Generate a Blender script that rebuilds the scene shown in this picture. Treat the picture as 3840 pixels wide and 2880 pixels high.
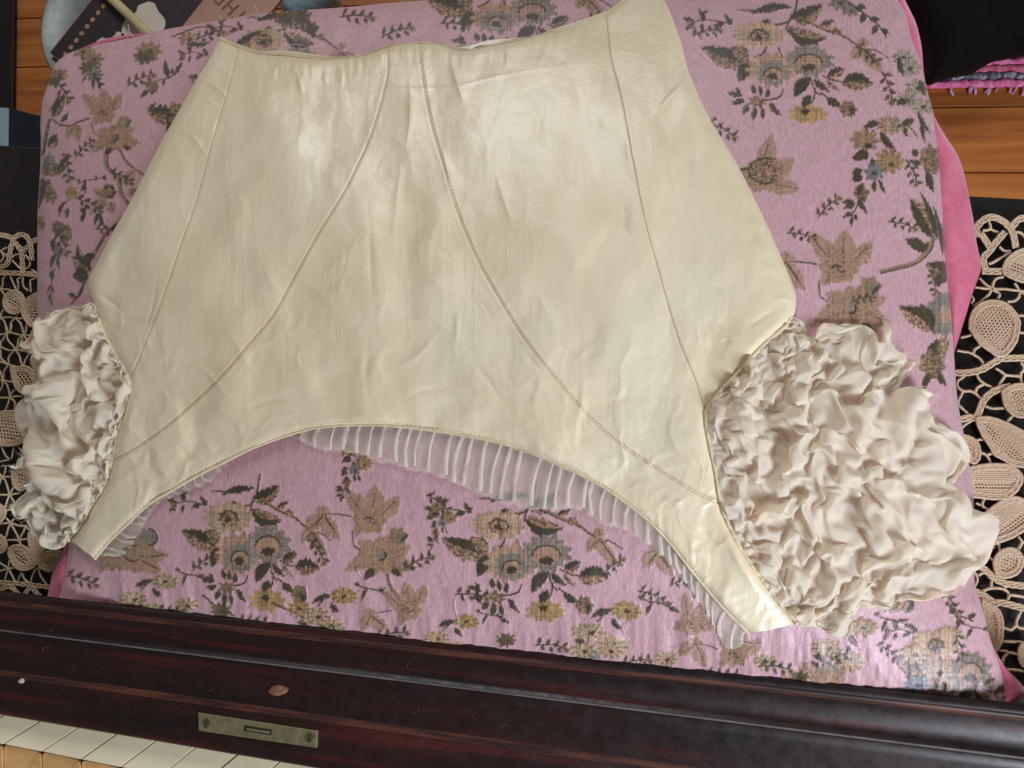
import bpy, bmesh, math, random
import numpy as np
from mathutils import Vector, Matrix

for o in list(bpy.data.objects):
    bpy.data.objects.remove(o, do_unlink=True)
scene = bpy.context.scene
col = scene.collection

# ------------------------------------------------------------------ camera
F = 2900.0                                   # focal length in photo pixels (3840 wide)
def nrm(v):
    v = np.array(v, float); return v / np.linalg.norm(v)
AX = nrm((.9825, .0518, -.179))              # world X seen in camera axes (right, down, forward)
AZ = -np.array((.164, .200, .960)); AZ = AZ - AX * AZ.dot(AX); AZ = nrm(AZ)
AY = np.cross(AZ, AX)
R_CW = np.array((AX, AY, AZ))                # camera vector -> world vector
FWD = R_CW @ np.array((0, 0, 1.0))
CAM = np.array((0, 0, .085)) - FWD * .53

cam_data = bpy.data.cameras.new('camera')
cam_data.sensor_width = 36.0
cam_data.lens = 36.0 * F / 3840.0
cam_data.clip_start = .02
cam_data.clip_end = 60
cam = bpy.data.objects.new('camera', cam_data)
col.objects.link(cam)
right = R_CW @ np.array((1.0, 0, 0)); up = R_CW @ np.array((0, -1.0, 0)); back = -FWD
cam.matrix_world = Matrix(((right[0], up[0], back[0], CAM[0]), (right[1], up[1], back[1], CAM[1]),
                           (right[2], up[2], back[2], CAM[2]), (0, 0, 0, 1)))
scene.camera = cam

# ------------------------------------------------------------------ world, lamps, exposure
world = bpy.data.worlds.new('World')
scene.world = world
world.use_nodes = True
bg = world.node_tree.nodes['Background']
bg.inputs['Color'].default_value = (1.0, .92, .83, 1)
bg.inputs['Strength'].default_value = .13

def area(name, loc, target, size, size_y, power, color):
    l = bpy.data.lights.new(name, 'AREA')
    l.shape = 'RECTANGLE'; l.size = size; l.size_y = size_y; l.energy = power; l.color = color
    o = bpy.data.objects.new(name, l)
    o.location = loc
    d = Vector(target) - Vector(loc)
    o.rotation_euler = d.to_track_quat('-Z', 'Y').to_euler()
    col.objects.link(o)
    return o
area('window_light', (1.15, -1.05, .75), (.0, -.03, .05), .4, .55, 36, (.80, .87, 1.0))
area('far_window_light', (-.35, 1.9, 1.5), (0, 0, .05), .6, .8, 27, (.95, .97, 1.0))

scene.view_settings.view_transform = 'Standard'
scene.view_settings.look = 'None'
scene.view_settings.gamma = 1.0
scene.view_settings.exposure = .0
scene.view_settings.use_curve_mapping = False
scene.render.engine = 'CYCLES'
scene.cycles.transparent_max_bounces = 16

# ------------------------------------------------------------------ helpers
def unproj(px, py, z):
    px = np.asarray(px, float); py = np.asarray(py, float); z = np.asarray(z, float)
    px, py, z = np.broadcast_arrays(px, py, z)
    c = np.stack(((px - 1920) / F, (py - 1440) / F, np.ones_like(px)), -1)
    d = c @ R_CW.T
    t = (z - CAM[2]) / d[..., 2]
    return CAM + d * t[..., None]

def lin(c):
    c = np.asarray(c, float) / 255.0
    return np.where(c <= .04045, c / 12.92, ((c + .055) / 1.055) ** 2.4)

def rgba(r, g, b):
    l = lin((r, g, b)); return (float(l[0]), float(l[1]), float(l[2]), 1.0)

def tag(o, label=None, cat=None, group=None, kind=None):
    if label: o['label'] = label
    if cat: o['category'] = cat
    if group: o['group'] = group
    if kind: o['kind'] = kind
    return o

def empty(name, loc):
    o = bpy.data.objects.new(name, None)
    o.location = tuple(loc); o.empty_display_size = .02
    col.objects.link(o)
    return o

def mesh_obj(name, verts, faces, mat, parent=None, smooth=True, mats=None):
    """verts are world coordinates; a child gets the offset of its (unrotated) parent chain"""
    me = bpy.data.meshes.new(name)
    v = np.asarray(verts, float)
    off = np.zeros(3); p = parent
    while p is not None:
        off += np.array(p.location); p = p.parent
    v = v - off
    if isinstance(faces, np.ndarray):
        nf, k = faces.shape
        me.vertices.add(len(v)); me.vertices.foreach_set('co', v.ravel())
        me.loops.add(nf * k); me.loops.foreach_set('vertex_index', faces.ravel().astype(np.int32))
        me.polygons.add(nf)
        me.polygons.foreach_set('loop_start', (np.arange(nf) * k).astype(np.int32))
        me.update(calc_edges=True)
    else:
        me.from_pydata([tuple(a) for a in v], [], faces)
        me.update()
    if smooth:
        me.polygons.foreach_set('use_smooth', np.ones(len(me.polygons), bool))
    if mat: me.materials.append(mat)
    if mats:
        for m in mats: me.materials.append(m)
    o = bpy.data.objects.new(name, me)
    if parent is not None: o.parent = parent
    col.objects.link(o)
    return o

def grid_faces(nr, nc, flip=False):
    i = np.arange(nr - 1)[:, None] * nc + np.arange(nc - 1)[None, :]
    f = np.stack((i, i + 1, i + nc + 1, i + nc), -1).reshape(-1, 4)
    return f[:, ::-1].copy() if flip else f

def resample(pts, n, smooth=True):
    p = np.asarray(pts, float)
    if smooth and len(p) > 2:                # Catmull-Rom first
        q = np.vstack((2 * p[0] - p[1], p, 2 * p[-1] - p[-2])); out = []
        for i in range(1, len(q) - 2):
            t = np.linspace(0, 1, 12, endpoint=False)[:, None]
            a, b, c, d = q[i - 1], q[i], q[i + 1], q[i + 2]
            out.append(.5 * (2 * b + (c - a) * t + (2 * a - 5 * b + 4 * c - d) * t ** 2 + (3 * b - a - 3 * c + d) * t ** 3))
        p = np.vstack(out + [p[-1:]])
    s = np.concatenate(([0], np.cumsum(np.linalg.norm(np.diff(p, axis=0), axis=1))))
    t = np.linspace(0, s[-1], n)
    return np.stack([np.interp(t, s, p[:, k]) for k in range(p.shape[1])], -1)

_rng = np.random.RandomState(7)
_G = _rng.rand(256, 256)
def vnoise(x, y):
    x = np.asarray(x, float); y = np.asarray(y, float)
    xi = np.floor(x).astype(int); yi = np.floor(y).astype(int)
    fx = x - xi; fy = y - yi
    fx = fx * fx * fx * (fx * (fx * 6 - 15) + 10); fy = fy * fy * fy * (fy * (fy * 6 - 15) + 10)
    a = _G[yi % 256, xi % 256]; b = _G[yi % 256, (xi + 1) % 256]
    c = _G[(yi + 1) % 256, xi % 256]; d = _G[(yi + 1) % 256, (xi + 1) % 256]
    return (a + (b - a) * fx + (c - a) * fy + (a - b - c + d) * fx * fy) * 2 - 1
def fbm(x, y, o=4):
    s = 0; a = 1; t = 0
    for k in range(o):
        s = s + a * vnoise(x * 2 ** k + 17.3 * k, y * 2 ** k + 9.1 * k); t += a; a *= .5
    return s / t

def seg_dist(x, y, pl):
    """distance of points to a polyline (pixels)"""
    pl = np.asarray(pl, float)
    best = np.full(np.shape(x), 1e9)
    for a, b in zip(pl[:-1], pl[1:]):
        d = b - a; L = d.dot(d) + 1e-9
        t = np.clip(((x - a[0]) * d[0] + (y - a[1]) * d[1]) / L, 0, 1)
        best = np.minimum(best, np.hypot(x - a[0] - t * d[0], y - a[1] - t * d[1]))
    return best

def tube_data(path, r, ns=6, closed=False, flat=1.0):
    """verts, faces of a tube along a world path; flat<1 squashes it in z"""
    p = np.asarray(path, float); n = len(p)
    t = np.gradient(p, axis=0)
    if closed:
        t = np.roll(p, -1, 0) - np.roll(p, 1, 0)
    t /= np.linalg.norm(t, axis=1)[:, None] + 1e-12
    s = np.cross(t, (0, 0, 1.0)); s /= np.linalg.norm(s, axis=1)[:, None] + 1e-9
    u = np.cross(s, t)
    r = np.broadcast_to(np.asarray(r, float), (n,))
    a = np.arange(ns) * 2 * math.pi / ns
    v = p[:, None, :] + r[:, None, None] * (np.cos(a)[None, :, None] * s[:, None, :] + flat * np.sin(a)[None, :, None] * u[:, None, :])
    v = v.reshape(-1, 3)
    m = n if closed else n - 1
    i = np.arange(m)[:, None]; j = np.arange(ns)[None, :]
    i2 = (i + 1) % n; j2 = (j + 1) % ns
    f = np.stack((i * ns + j, i * ns + j2, i2 * ns + j2, i2 * ns + j), -1).reshape(-1, 4)
    return v, f

class Bag:
    def __init__(self): self.v = []; self.f = []; self.n = 0
    def add(self, v, f):
        self.v.append(np.asarray(v, float)); self.f.append(np.asarray(f) + self.n); self.n += len(v)
    def tube(self, *a, **k): self.add(*tube_data(*a, **k))
    def build(self, name, mat, parent=None, smooth=True):
        return mesh_obj(name, np.vstack(self.v), np.vstack(self.f), mat, parent, smooth)

def prism(name, pts_top, pts_bot, mat, parent=None, bevel=0.0, smooth=False):
    """closed solid between two equal-length loops"""
    n = len(pts_top)
    v = list(map(tuple, pts_top)) + list(map(tuple, pts_bot))
    f = [tuple(range(n)), tuple(range(2 * n - 1, n - 1, -1))]
    for i in range(n):
        j = (i + 1) % n
        f.append((i, i + n, j + n, j))
    o = mesh_obj(name, v, f, mat, parent, smooth)
    bm = bmesh.new(); bm.from_mesh(o.data)
    bmesh.ops.recalc_face_normals(bm, faces=bm.faces)
    if bevel:
        bmesh.ops.bevel(bm, geom=bm.edges[:], offset=bevel, segments=2, affect='EDGES', profile=.5)
    bm.to_mesh(o.data); bm.free()
    return o

# ------------------------------------------------------------------ materials
def new_mat(name):
    m = bpy.data.materials.new(name); m.use_nodes = True
    nt = m.node_tree
    return m, nt, nt.nodes['Principled BSDF']
def N(nt, t, **kw):
    n = nt.nodes.new(t)
    for k, v in kw.items(): setattr(n, k, v)
    return n
def noise_node(nt, scale, detail=4, rough=.55, vec=None, stretch=None, dist=0):
    tc = N(nt, 'ShaderNodeTexCoord')
    src = tc.outputs['Object']
    if stretch:
        mp = N(nt, 'ShaderNodeMapping'); mp.inputs['Scale'].default_value = stretch
        nt.links.new(src, mp.inputs['Vector']); src = mp.outputs['Vector']
    n = N(nt, 'ShaderNodeTexNoise')
    n.inputs['Scale'].default_value = scale; n.inputs['Detail'].default_value = detail
    n.inputs['Roughness'].default_value = rough; n.inputs['Distortion'].default_value = dist
    nt.links.new(src, n.inputs['Vector'])
    return n
def ramp(nt, src, stops):
    r = N(nt, 'ShaderNodeValToRGB')
    e = r.color_ramp.elements
    while len(e) < len(stops): e.new(.5)
    for k, (p, c) in enumerate(stops):
        e[k].position = p; e[k].color = c
    nt.links.new(src, r.inputs['Fac'])
    return r
def bump(nt, b, src, strength, dist):
    n = N(nt, 'ShaderNodeBump'); n.inputs['Strength'].default_value = strength; n.inputs['Distance'].default_value = dist
    nt.links.new(src, n.inputs['Height'])
    if b.inputs['Normal'].is_linked:
        nt.links.new(b.inputs['Normal'].links[0].from_socket, n.inputs['Normal'])
    nt.links.new(n.outputs['Normal'], b.inputs['Normal'])
def plain(name, c, rough=.5, metal=0, var=.25, scale=60, bmp=.0, spec=.5, stretch=None, bdist=.001, detail=5):
    m, nt, b = new_mat(name)
    n = noise_node(nt, scale, detail, .6, stretch=stretch)
    c = np.array(c[:3])
    lo = tuple(c * (1 - var)) + (1,); hi = tuple(np.minimum(c * (1 + var), 1)) + (1,)
    r = ramp(nt, n.outputs['Fac'], [(.3, lo), (.7, hi)])
    nt.links.new(r.outputs['Color'], b.inputs['Base Color'])
    b.inputs['Roughness'].default_value = rough; b.inputs['Metallic'].default_value = metal
    b.inputs['Specular IOR Level'].default_value = spec
    if bmp: bump(nt, b, n.outputs['Fac'], bmp, bdist)
    return m

# dark varnished piano wood
def mat_piano():
    m, nt, b = new_mat('piano_wood')
    n = noise_node(nt, 14, 6, .6, stretch=(.35, 6, 6))
    r = ramp(nt, n.outputs['Fac'], [(.25, rgba(13, 6, 5)), (.55, rgba(36, 13, 10)), (.8, rgba(82, 26, 16))])
    nt.links.new(r.outputs['Color'], b.inputs['Base Color'])
    n2 = noise_node(nt, 90, 5, .7)
    rr = ramp(nt, n2.outputs['Fac'], [(.3, (.34, .34, .34, 1)), (.75, (.58, .58, .58, 1))])
    nt.links.new(rr.outputs['Color'], b.inputs['Roughness'])
    bump(nt, b, n2.outputs['Fac'], .12, .001)
    return m
M_PIANO = mat_piano()
def mat_worn():
    m, nt, b = new_mat('worn_wood_edge')
    n = noise_node(nt, 60, 5, .7, stretch=(.25, 3, 3))
    r = ramp(nt, n.outputs['Fac'], [(.40, rgba(38, 17, 13)), (.55, rgba(78, 44, 30)), (.8, rgba(104, 60, 38))])
    nt.links.new(r.outputs['Color'], b.inputs['Base Color'])
    b.inputs['Roughness'].default_value = .5
    return m
M_WORN = mat_worn()
M_TOP = plain('ebonised_top', rgba(24, 18, 17), .42, var=.3, scale=40, bmp=.04)
M_IVORY = plain('ivory', rgba(224, 211, 176), .32, var=.10, scale=22, stretch=(1, 1, 1))
M_KEYWOOD = plain('key_wood', rgba(206, 158, 100), .45, var=.22, scale=30, stretch=(1, 1, 6))
M_PLATE = plain('nickel_plate', rgba(176, 168, 132), .38, metal=.85, var=.25, scale=160, bmp=.08)
M_DARKMETAL = plain('dark_slot', rgba(40, 34, 24), .6, metal=.3)
M_SCREW = plain('screw_steel', rgba(128, 122, 94), .38, metal=.85, var=.2, scale=120)
M_CHIP = plain('bare_wood_chip', rgba(122, 82, 56), .8, var=.35, scale=300, bmp=.3)
M_FLUFF = plain('lint', rgba(120, 112, 104), .9)

def mat_silk():
    m, nt, b = new_mat('cream_silk')
    n = noise_node(nt, 9, 5, .55)
    r = ramp(nt, n.outputs['Fac'], [(.25, rgba(215, 196, 157)), (.5, rgba(228, 212, 177)), (.78, rgba(233, 221, 193))])
    nt.links.new(r.outputs['Color'], b.inputs['Base Color'])
    b.inputs['Roughness'].default_value = .36
    b.inputs['Specular IOR Level'].default_value = .55
    b.inputs['Anisotropic'].default_value = .4
    b.inputs['Sheen Weight'].default_value = .1
    n2 = noise_node(nt, 1, 3, .6, stretch=(160, 1500, 300))
    bump(nt, b, n2.outputs['Fac'], .32, .0005)
    n4 = noise_node(nt, 1, 3, .6, stretch=(1300, 120, 300))
    bump(nt, b, n4.outputs['Fac'], .2, .0005)
    n3 = noise_node(nt, 75, 5, .62, dist=.6)
    bump(nt, b, n3.outputs['Fac'], .26, .0016)
    return m
M_SILK = mat_silk()
M_PIPING = plain('silk_piping', rgba(212, 194, 158), .5, var=.12, scale=200, bmp=.2)
M_THREAD = plain('stitch_thread', rgba(122, 92, 50), .8, var=.3, scale=400)
M_SEAM = plain('seam_thread', rgba(170, 138, 88), .8, var=.3, scale=300)

def mat_chiffon(name, c, transp, transl, stain=False):
    m, nt, b = new_mat(name)
    out = nt.nodes['Material Output']
    n = noise_node(nt, 25, 4, .6)
    c = np.array(c[:3])
    stops = [(.3, tuple(c * .93) + (1,)), (.62, tuple(c) + (1,))]
    if stain: stops.append((.76, tuple(c * np.array((.80, .64, .44))) + (1,)))
    r = ramp(nt, n.outputs['Fac'], stops)
    nt.links.new(r.outputs['Color'], b.inputs['Base Color'])
    b.inputs['Roughness'].default_value = .75
    b.inputs['Specular IOR Level'].default_value = .15
    b.inputs['Sheen Weight'].default_value = .3
    n2 = noise_node(nt, 900, 3, .6)
    bump(nt, b, n2.outputs['Fac'], .25, .0004)
    t = N(nt, 'ShaderNodeBsdfTranslucent'); nt.links.new(r.outputs['Color'], t.inputs['Color'])
    tp = N(nt, 'ShaderNodeBsdfTransparent')
    m1 = N(nt, 'ShaderNodeMixShader'); m1.inputs[0].default_value = transl
    nt.links.new(b.outputs[0], m1.inputs[1]); nt.links.new(t.outputs[0], m1.inputs[2])
    m2 = N(nt, 'ShaderNodeMixShader'); m2.inputs[0].default_value = transp
    nt.links.new(m1.outputs[0], m2.inputs[1]); nt.links.new(tp.outputs[0], m2.inputs[2])
    nt.links.new(m2.outputs[0], out.inputs['Surface'])
    return m
M_GAUZE = mat_chiffon('sleeve_gauze', rgba(250, 241, 219), .07, .42, True)
M_SHEER = mat_chiffon('sheer_frill', rgba(232, 222, 206), .5, .35)
M_PLEAT = mat_chiffon('pleat_gauze', rgba(244, 236, 220), .2, .35)

def mat_brocade():
    m, nt, b = new_mat('pink_brocade')
    a = N(nt, 'ShaderNodeAttribute'); a.attribute_name = 'weave'
    n = noise_node(nt, 1, 4, .6, stretch=(1000, 210, 90))          # warp streaks
    rr = ramp(nt, n.outputs['Fac'], [(.28, (.70, .70, .70, 1)), (.72, (1.22, 1.21, 1.24, 1))])
    mx = N(nt, 'ShaderNodeMix', data_type='RGBA', blend_type='MULTIPLY')
    mx.inputs['Factor'].default_value = .8
    nt.links.new(a.outputs['Color'], mx.inputs['A']); nt.links.new(rr.outputs['Color'], mx.inputs['B'])
    nt.links.new(mx.outputs['Result'], b.inputs['Base Color'])
    b.inputs['Roughness'].default_value = .48
    b.inputs['Specular IOR Level'].default_value = .6
    b.inputs['Specular Tint'].default_value = (.96, .88, 1.0, 1)
    b.inputs['Sheen Weight'].default_value = .12
    n2 = noise_node(nt, 1, 2, .6, stretch=(1100, 260, 400))
    bump(nt, b, n2.outputs['Fac'], .34, .0008)
    return m
M_BROCADE = mat_brocade()
def mat_velvet():
    m, nt, b = new_mat('pink_velvet')
    n = noise_node(nt, 45, 5, .65)
    r = ramp(nt, n.outputs['Fac'], [(.3, rgba(186, 82, 106)), (.7, rgba(212, 116, 138))])
    nt.links.new(r.outputs['Color'], b.inputs['Base Color'])
    b.inputs['Roughness'].default_value = .85
    b.inputs['Sheen Weight'].default_value = .45; b.inputs['Sheen Roughness'].default_value = .35
    b.inputs['Sheen Tint'].default_value = (1, .75, .85, 1)
    n2 = noise_node(nt, 700, 3, .6)
    bump(nt, b, n2.outputs['Fac'], .4, .001)
    return m
M_VELVET = mat_velvet()
def mat_lace():
    m, nt, b = new_mat('crochet_cotton')
    n = noise_node(nt, 18, 4, .6)
    r = ramp(nt, n.outputs['Fac'], [(.3, rgba(182, 156, 122)), (.7, rgba(212, 188, 160))])
    nt.links.new(r.outputs['Color'], b.inputs['Base Color'])
    b.inputs['Roughness'].default_value = .8
    n2 = noise_node(nt, 1400, 3, .6)
    bump(nt, b, n2.outputs['Fac'], .6, .0008)
    return m
M_LACE = mat_lace()
def mat_floor():
    m, nt, b = new_mat('pine_floor')
    n = noise_node(nt, 3.2, 6, .6, stretch=(.5, 9, 9), dist=.8)
    r = ramp(nt, n.outputs['Fac'], [(.25, rgba(120, 62, 22)), (.5, rgba(176, 102, 44)), (.75, rgba(204, 132, 66))])
    nt.links.new(r.outputs['Color'], b.inputs['Base Color'])
    b.inputs['Roughness'].default_value = .45
    n2 = noise_node(nt, 30, 5, .6, stretch=(.4, 10, 10))
    bump(nt, b, n2.outputs['Fac'], .1, .002)
    return m
M_FLOOR = mat_floor()

# ================================================================== the setting: floor
FLOOR_Z = -.72
floor = mesh_obj('floor', [(-2.2, .0, FLOOR_Z - .02), (2.2, .0, FLOOR_Z - .02), (2.2, 2.4, FLOOR_Z - .02), (-2.2, 2.4, FLOOR_Z - .02)],
                 [(0, 1, 2, 3)], plain('floor_gap', rgba(30, 16, 8), .8), smooth=False)
tag(floor, kind='structure')
# board seams measured on the photo's right side, continued away from the piano at the same width
y_s1 = unproj(3700, 646, FLOOR_Z)[1]; y_s2 = unproj(3700, 400, FLOOR_Z)[1]
bw = y_s2 - y_s1
rnd = random.Random(3)
for k in range(-3, 12):
    y0 = y_s1 + k * bw + .0015; y1 = y0 + bw - .003
    zt = FLOOR_Z + rnd.uniform(-.0006, .0006)
    x0, x1 = -2.1, 2.1
    prism('floor_board', [(x0, y0, zt), (x1, y0, zt), (x1, y1, zt), (x0, y1, zt)],
          [(x0, y0, zt - .018), (x1, y0, zt - .018), (x1, y1, zt - .018), (x0, y1, zt - .018)], M_FLOOR, floor, bevel=.0012)

# ================================================================== piano
piano = empty('piano', unproj(1920, 2600, -.02))
tag(piano, 'dark red-brown piano with lock plate and yellowed keys under a pink cushion', 'piano')

def line_pts(y0, y1, z, xs=(-260, 4100)):
    return unproj(xs[0], y0 + (y1 - y0) * xs[0] / 3840, z), unproj(xs[1], y0 + (y1 - y0) * xs[1] / 3840, z)

# flat top: from under the rail to the far edge
a0, a1 = line_pts(541, 741, 0.0); b0, b1 = line_pts(2300, 2720, 0.0)
for p in (a0, a1): p[2] = 0
dn = np.array((0, 0, -.035))
prism('piano_top', [b0, b1, a1, a0], [b0 + dn, b1 + dn, a1 + dn, a0 + dn], M_TOP, piano, bevel=.003)
# back panel under the far edge
ba = a0 + dn + (0, -.012, 0); bb = a1 + dn + (0, -.012, 0)
bc = bb + (0, -.03, 0); bd = ba + (0, -.03, 0)
low = np.array((0, 0, FLOOR_Z + .036))
prism('back_panel', [ba, bb, bc, bd], [p + low for p in (ba, bb, bc, bd)], M_TOP, piano)

# moulded rail in front of the cushion: profile lines (photo y at x=0, at x=3840, height)
prof = [(2215, 2637, .004), (2217, 2639, .0425), (2222, 2644, .0465), (2230, 2652, .0475), (2252, 2680, .0475), (2261, 2690, .0462),
        (2272, 2704, .0425), (2290, 2730, .0388), (2308, 2758, .0362), (2326, 2786, .0348), (2342, 2810, .0345), (2352, 2826, .0352),
        (2359, 2836, .0366), (2364, 2843, .0368), (2369, 2850, .0356), (2374, 2857, .0335), (2400, 2893, .0330), (2460, 2978, .0327),
        (2512, 3052, .0325)]
def loft_strip(name, prof, mat, nx=60, wob=.00010):
    rows = []
    for (y0, y1, z) in prof:
        p, q = line_pts(y0, y1, z)
        t = np.linspace(0, 1, nx)[:, None]
        r = p * (1 - t) + q * t
        r[:, 2] += wob * fbm(t[:, 0] * 24 + y0 * .02, np.full(nx, y0 * .03), 3)
        rows.append(r)
    v = np.array(rows)
    return mesh_obj(name, v.reshape(-1, 3), grid_faces(len(prof), nx, True), mat, piano)
loft_strip('moulded_rail', prof, M_PIANO)
M_DUSTGLINT = plain('dusty_arris_glint', rgba(92, 88, 83), .7, var=.5, scale=45)  # silver highlight along the arris, painted together with its dust as a grey strip
loft_strip('dusty_highlight', [(2361, 2838, .0368), (2362.5, 2840.5, .0371), (2365, 2844.5, .0370), (2366.5, 2847, .0364)], M_DUSTGLINT)
loft_strip('worn_rail_edge', [(2250, 2678, .0476), (2256, 2684, .0482), (2266, 2696, .0468), (2272, 2704, .0428)], M_WORN)
loft_strip('worn_lid_edge', [(2511, 3050, .0326), (2519, 3062, .0331), (2527, 3074, .0326), (2536, 3088, .0304)], M_WORN)
loft_strip('lock_rail', [(2534, 3086, .0308), (2560, 3122, .0292), (2610, 3200, .0285), (2655, 3290, .0280), (2674, 3322, .0268), (2680, 3330, .0235),
                         (2680, 3330, .012)], M_PIANO)

# lock plate with slot and two slotted screws
def onrail(x, y): return unproj(x, y, .0305)
def crop_b(x, y): return (.5877 * x, 2400 + .5877 * y)
pc = [crop_b(*p) for p in ((1262, 462), (2025, 580), (2020, 690), (1266, 580))]
pl_t = [onrail(*p) for p in pc]
pl_t = [p * 1.0 for p in pl_t]
lock_plate = prism('lock_plate', pl_t, [p - (0, 0, .003) for p in pl_t], M_PLATE, piano, bevel=.0005)
def disc(name, c, ru, rv, h, mat, parent, n=24, uax=None):
    c = np.array(c); a = np.arange(n) * 2 * math.pi / n
    u = nrm(pl_t[1] - pl_t[0]); w = nrm(np.cross((0, 0, 1.0), u))
    top = [c + u * ru * math.cos(t) + w * rv * math.sin(t) + (0, 0, h) for t in a]
    return prism(name, top, [p - (0, 0, h + .001) for p in top], mat, parent, bevel=.0002, smooth=False)
for (sx, sy) in ((1318, 530), (1976, 622)):
    c = onrail(*crop_b(sx, sy))
    s = disc('screw', c, .0033, .0033, .0006, M_SCREW, lock_plate)
    d = nrm(c - onrail(*crop_b(sx + 4, sy - 30))); w = np.cross(d, (0, 0, 1.0))
    q = [c + d * .0029 + w * .00045, c + d * .0029 - w * .00045, c - d * .0029 - w * .00045, c - d * .0029 + w * .00045]
    # slots are cut as a dark recess strip
    prism('screw_slot', [p + (0, 0, .00075) for p in q], [p + (0, 0, .0001) for p in q], M_DARKMETAL, lock_plate)
sl = [onrail(*crop_b(*p)) for p in ((1558, 545), (1735, 572), (1732, 607), (1556, 580))]
prism('keyhole', [p + (0, 0, .0003) for p in sl], [p - (0, 0, .001) for p in sl], M_DARKMETAL, lock_plate)
s2 = [onrail(*crop_b(*p)) for p in ((1574, 560), (1722, 583), (1720, 598), (1573, 575))]
prism('latch_tongue', [p + (0, 0, .0006) for p in s2], [p - (0, 0, .001) for p in s2], M_PLATE, lock_plate, bevel=.0002)

# bare chip in the lid, and a crumb of plaster near the edge
ang = np.linspace(0, 2 * math.pi, 15)[:-1]
chip_c = unproj(1045, 2590, .0332)
chip = bmesh.new()
bmesh.ops.create_icosphere(chip, subdivisions=3, radius=1)
for v in chip.verts:
    k = 1 + .25 * float(fbm(v.co.x * 2 + 5, v.co.y * 2 + v.co.z, 3))
    v.co = Vector((v.co.x * .0076 * k, v.co.y * .0036 * k + v.co.x * .0012, v.co.z * .0014 * k))
me = bpy.data.meshes.new('wood_chip'); chip.to_mesh(me); chip.free(); me.materials.append(M_CHIP)
o = bpy.data.objects.new('wood_chip', me); o.location = chip_c; col.objects.link(o)
tag(o, 'small brown wood chip lying on the dark piano lid above the lock plate', 'wood chip')
crumb = bmesh.new(); bmesh.ops.create_icosphere(crumb, subdivisions=2, radius=.0021)
for v in crumb.verts: v.co *= 1 + .45 * float(fbm(v.co.x * 700, v.co.y * 700 + v.co.z * 500, 2))
me = bpy.data.meshes.new('crumb'); crumb.to_mesh(me); crumb.free(); me.materials.append(plain('crumb', rgba(186, 172, 150), .8))
o = bpy.data.objects.new('crumb', me); o.location = unproj(80, 2553, .0315); col.objects.link(o)
tag(o, 'tiny pale crumb on the worn edge of the piano lid at left', 'crumb')

# keys: ivory tops with wooden fronts
KT = [(-215, 440), (20, 480), (250, 522), (487, 565), (733, 607), (983, 650), (1235, 695), (1508, 738), (1780, 780), (2050, 822), (2330, 866)]
KB = [(-470, 570), (-225, 618), (20, 665), (265, 712), (515, 762), (770, 812), (1030, 864), (1295, 914), (1570, 966), (1845, 1016), (2125, 1068)]
KZ = .014
for i in range(len(KT) - 1):
    t0, t1, q0, q1 = [np.array(crop_b(*p)) for p in (KT[i], KT[i + 1], KB[i], KB[i + 1])]
    g = 2.2
    ext = .35
    T0 = t0 + (t0 - q0) * ext + (g, 0); T1 = t1 + (t1 - q1) * ext - (g, 0)
    Q0 = q0 + (g, 0); Q1 = q1 - (g, 0)
    dz = rnd.uniform(-.0004, .0004)
    top = [unproj(*p, KZ + dz) for p in (T0, Q0, Q1, T1)]
    key = prism('key', top, [p - (0, 0, .002) for p in top], M_IVORY, piano, bevel=.0005)
    # wooden front below the ivory: rounded top corners, sloping away under the overhang
    w = Q1 - Q0
    loop = []
    for (fx, fy) in ((.01, 14), (.03, 5), (.09, 1), (.5, 0), (.90, 2), (.97, 10), (.992, 26)):
        loop.append(Q0 + w * fx + np.array((0, fy)))
    outer = loop + [Q0 + w * .992 + np.array((1, 190)), Q0 + w * .01 + np.array((1, 190))]
    zz = [KZ - .0028] * len(loop) + [KZ - .012] * 2
    ft = [unproj(p[0], p[1], z) for p, z in zip(outer, zz)]
    prism('key_front', ft, [p - (0, 0, .012) for p in ft], M_KEYWOOD, key, bevel=.0004)
kb = [unproj(*crop_b(*p), KZ - .03) for p in ((-520, 430), (-520, 1150), (2400, 1300), (2400, 800))]
prism('key_bed', kb, [p - (0, 0, .01) for p in kb], M_TOP, piano)

# ================================================================== crocheted lace runner
lace = empty('lace_runner', unproj(1920, 1500, .001))
tag(lace, 'cream crochet lace runner with leaf motifs on the black piano top', 'lace runner')
LZ = .0035
def sc(org, s, pts): return [(org[0] + s * x, org[1] + s * y) for x, y in pts]
R1 = ((3520, 760), .2893); R2 = ((3520, 1220), .2893); R3 = ((3520, 1680), .2893); R4 = ((3520, 2140), .3134)
L1 = ((0, 840), .241); L2 = ((0, 1220), .241); L3 = ((0, 1600), .398)
PX = 1 / 5000.0                                # metres per photo pixel on the piano top
def cord(bag, fr, pts, r=5.0, z=LZ, wig=1.2):
    p = np.array(sc(*fr, pts)); n = max(6, int(np.sum(np.linalg.norm(np.diff(p, axis=0), axis=1)) / 5))
    p = resample(p, n)
    t = np.arange(n)
    p[:, 0] += wig * vnoise(t * .35 + p[0, 0], t * 0 + p[0, 1]); p[:, 1] += wig * vnoise(t * .35 + p[0, 1], t * 0 + 3 + p[0, 0])
    w = unproj(p[:, 0], p[:, 1], z)
    w[:, 2] += .0004 * vnoise(t * .25 + p[0, 0] * .1, t * 0 + p[0, 1])
    rr = r * PX * (1 + .14 * vnoise(t * .9, t * 0 + p[0, 0]))
    bag.tube(w, rr, ns=6)
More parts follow.
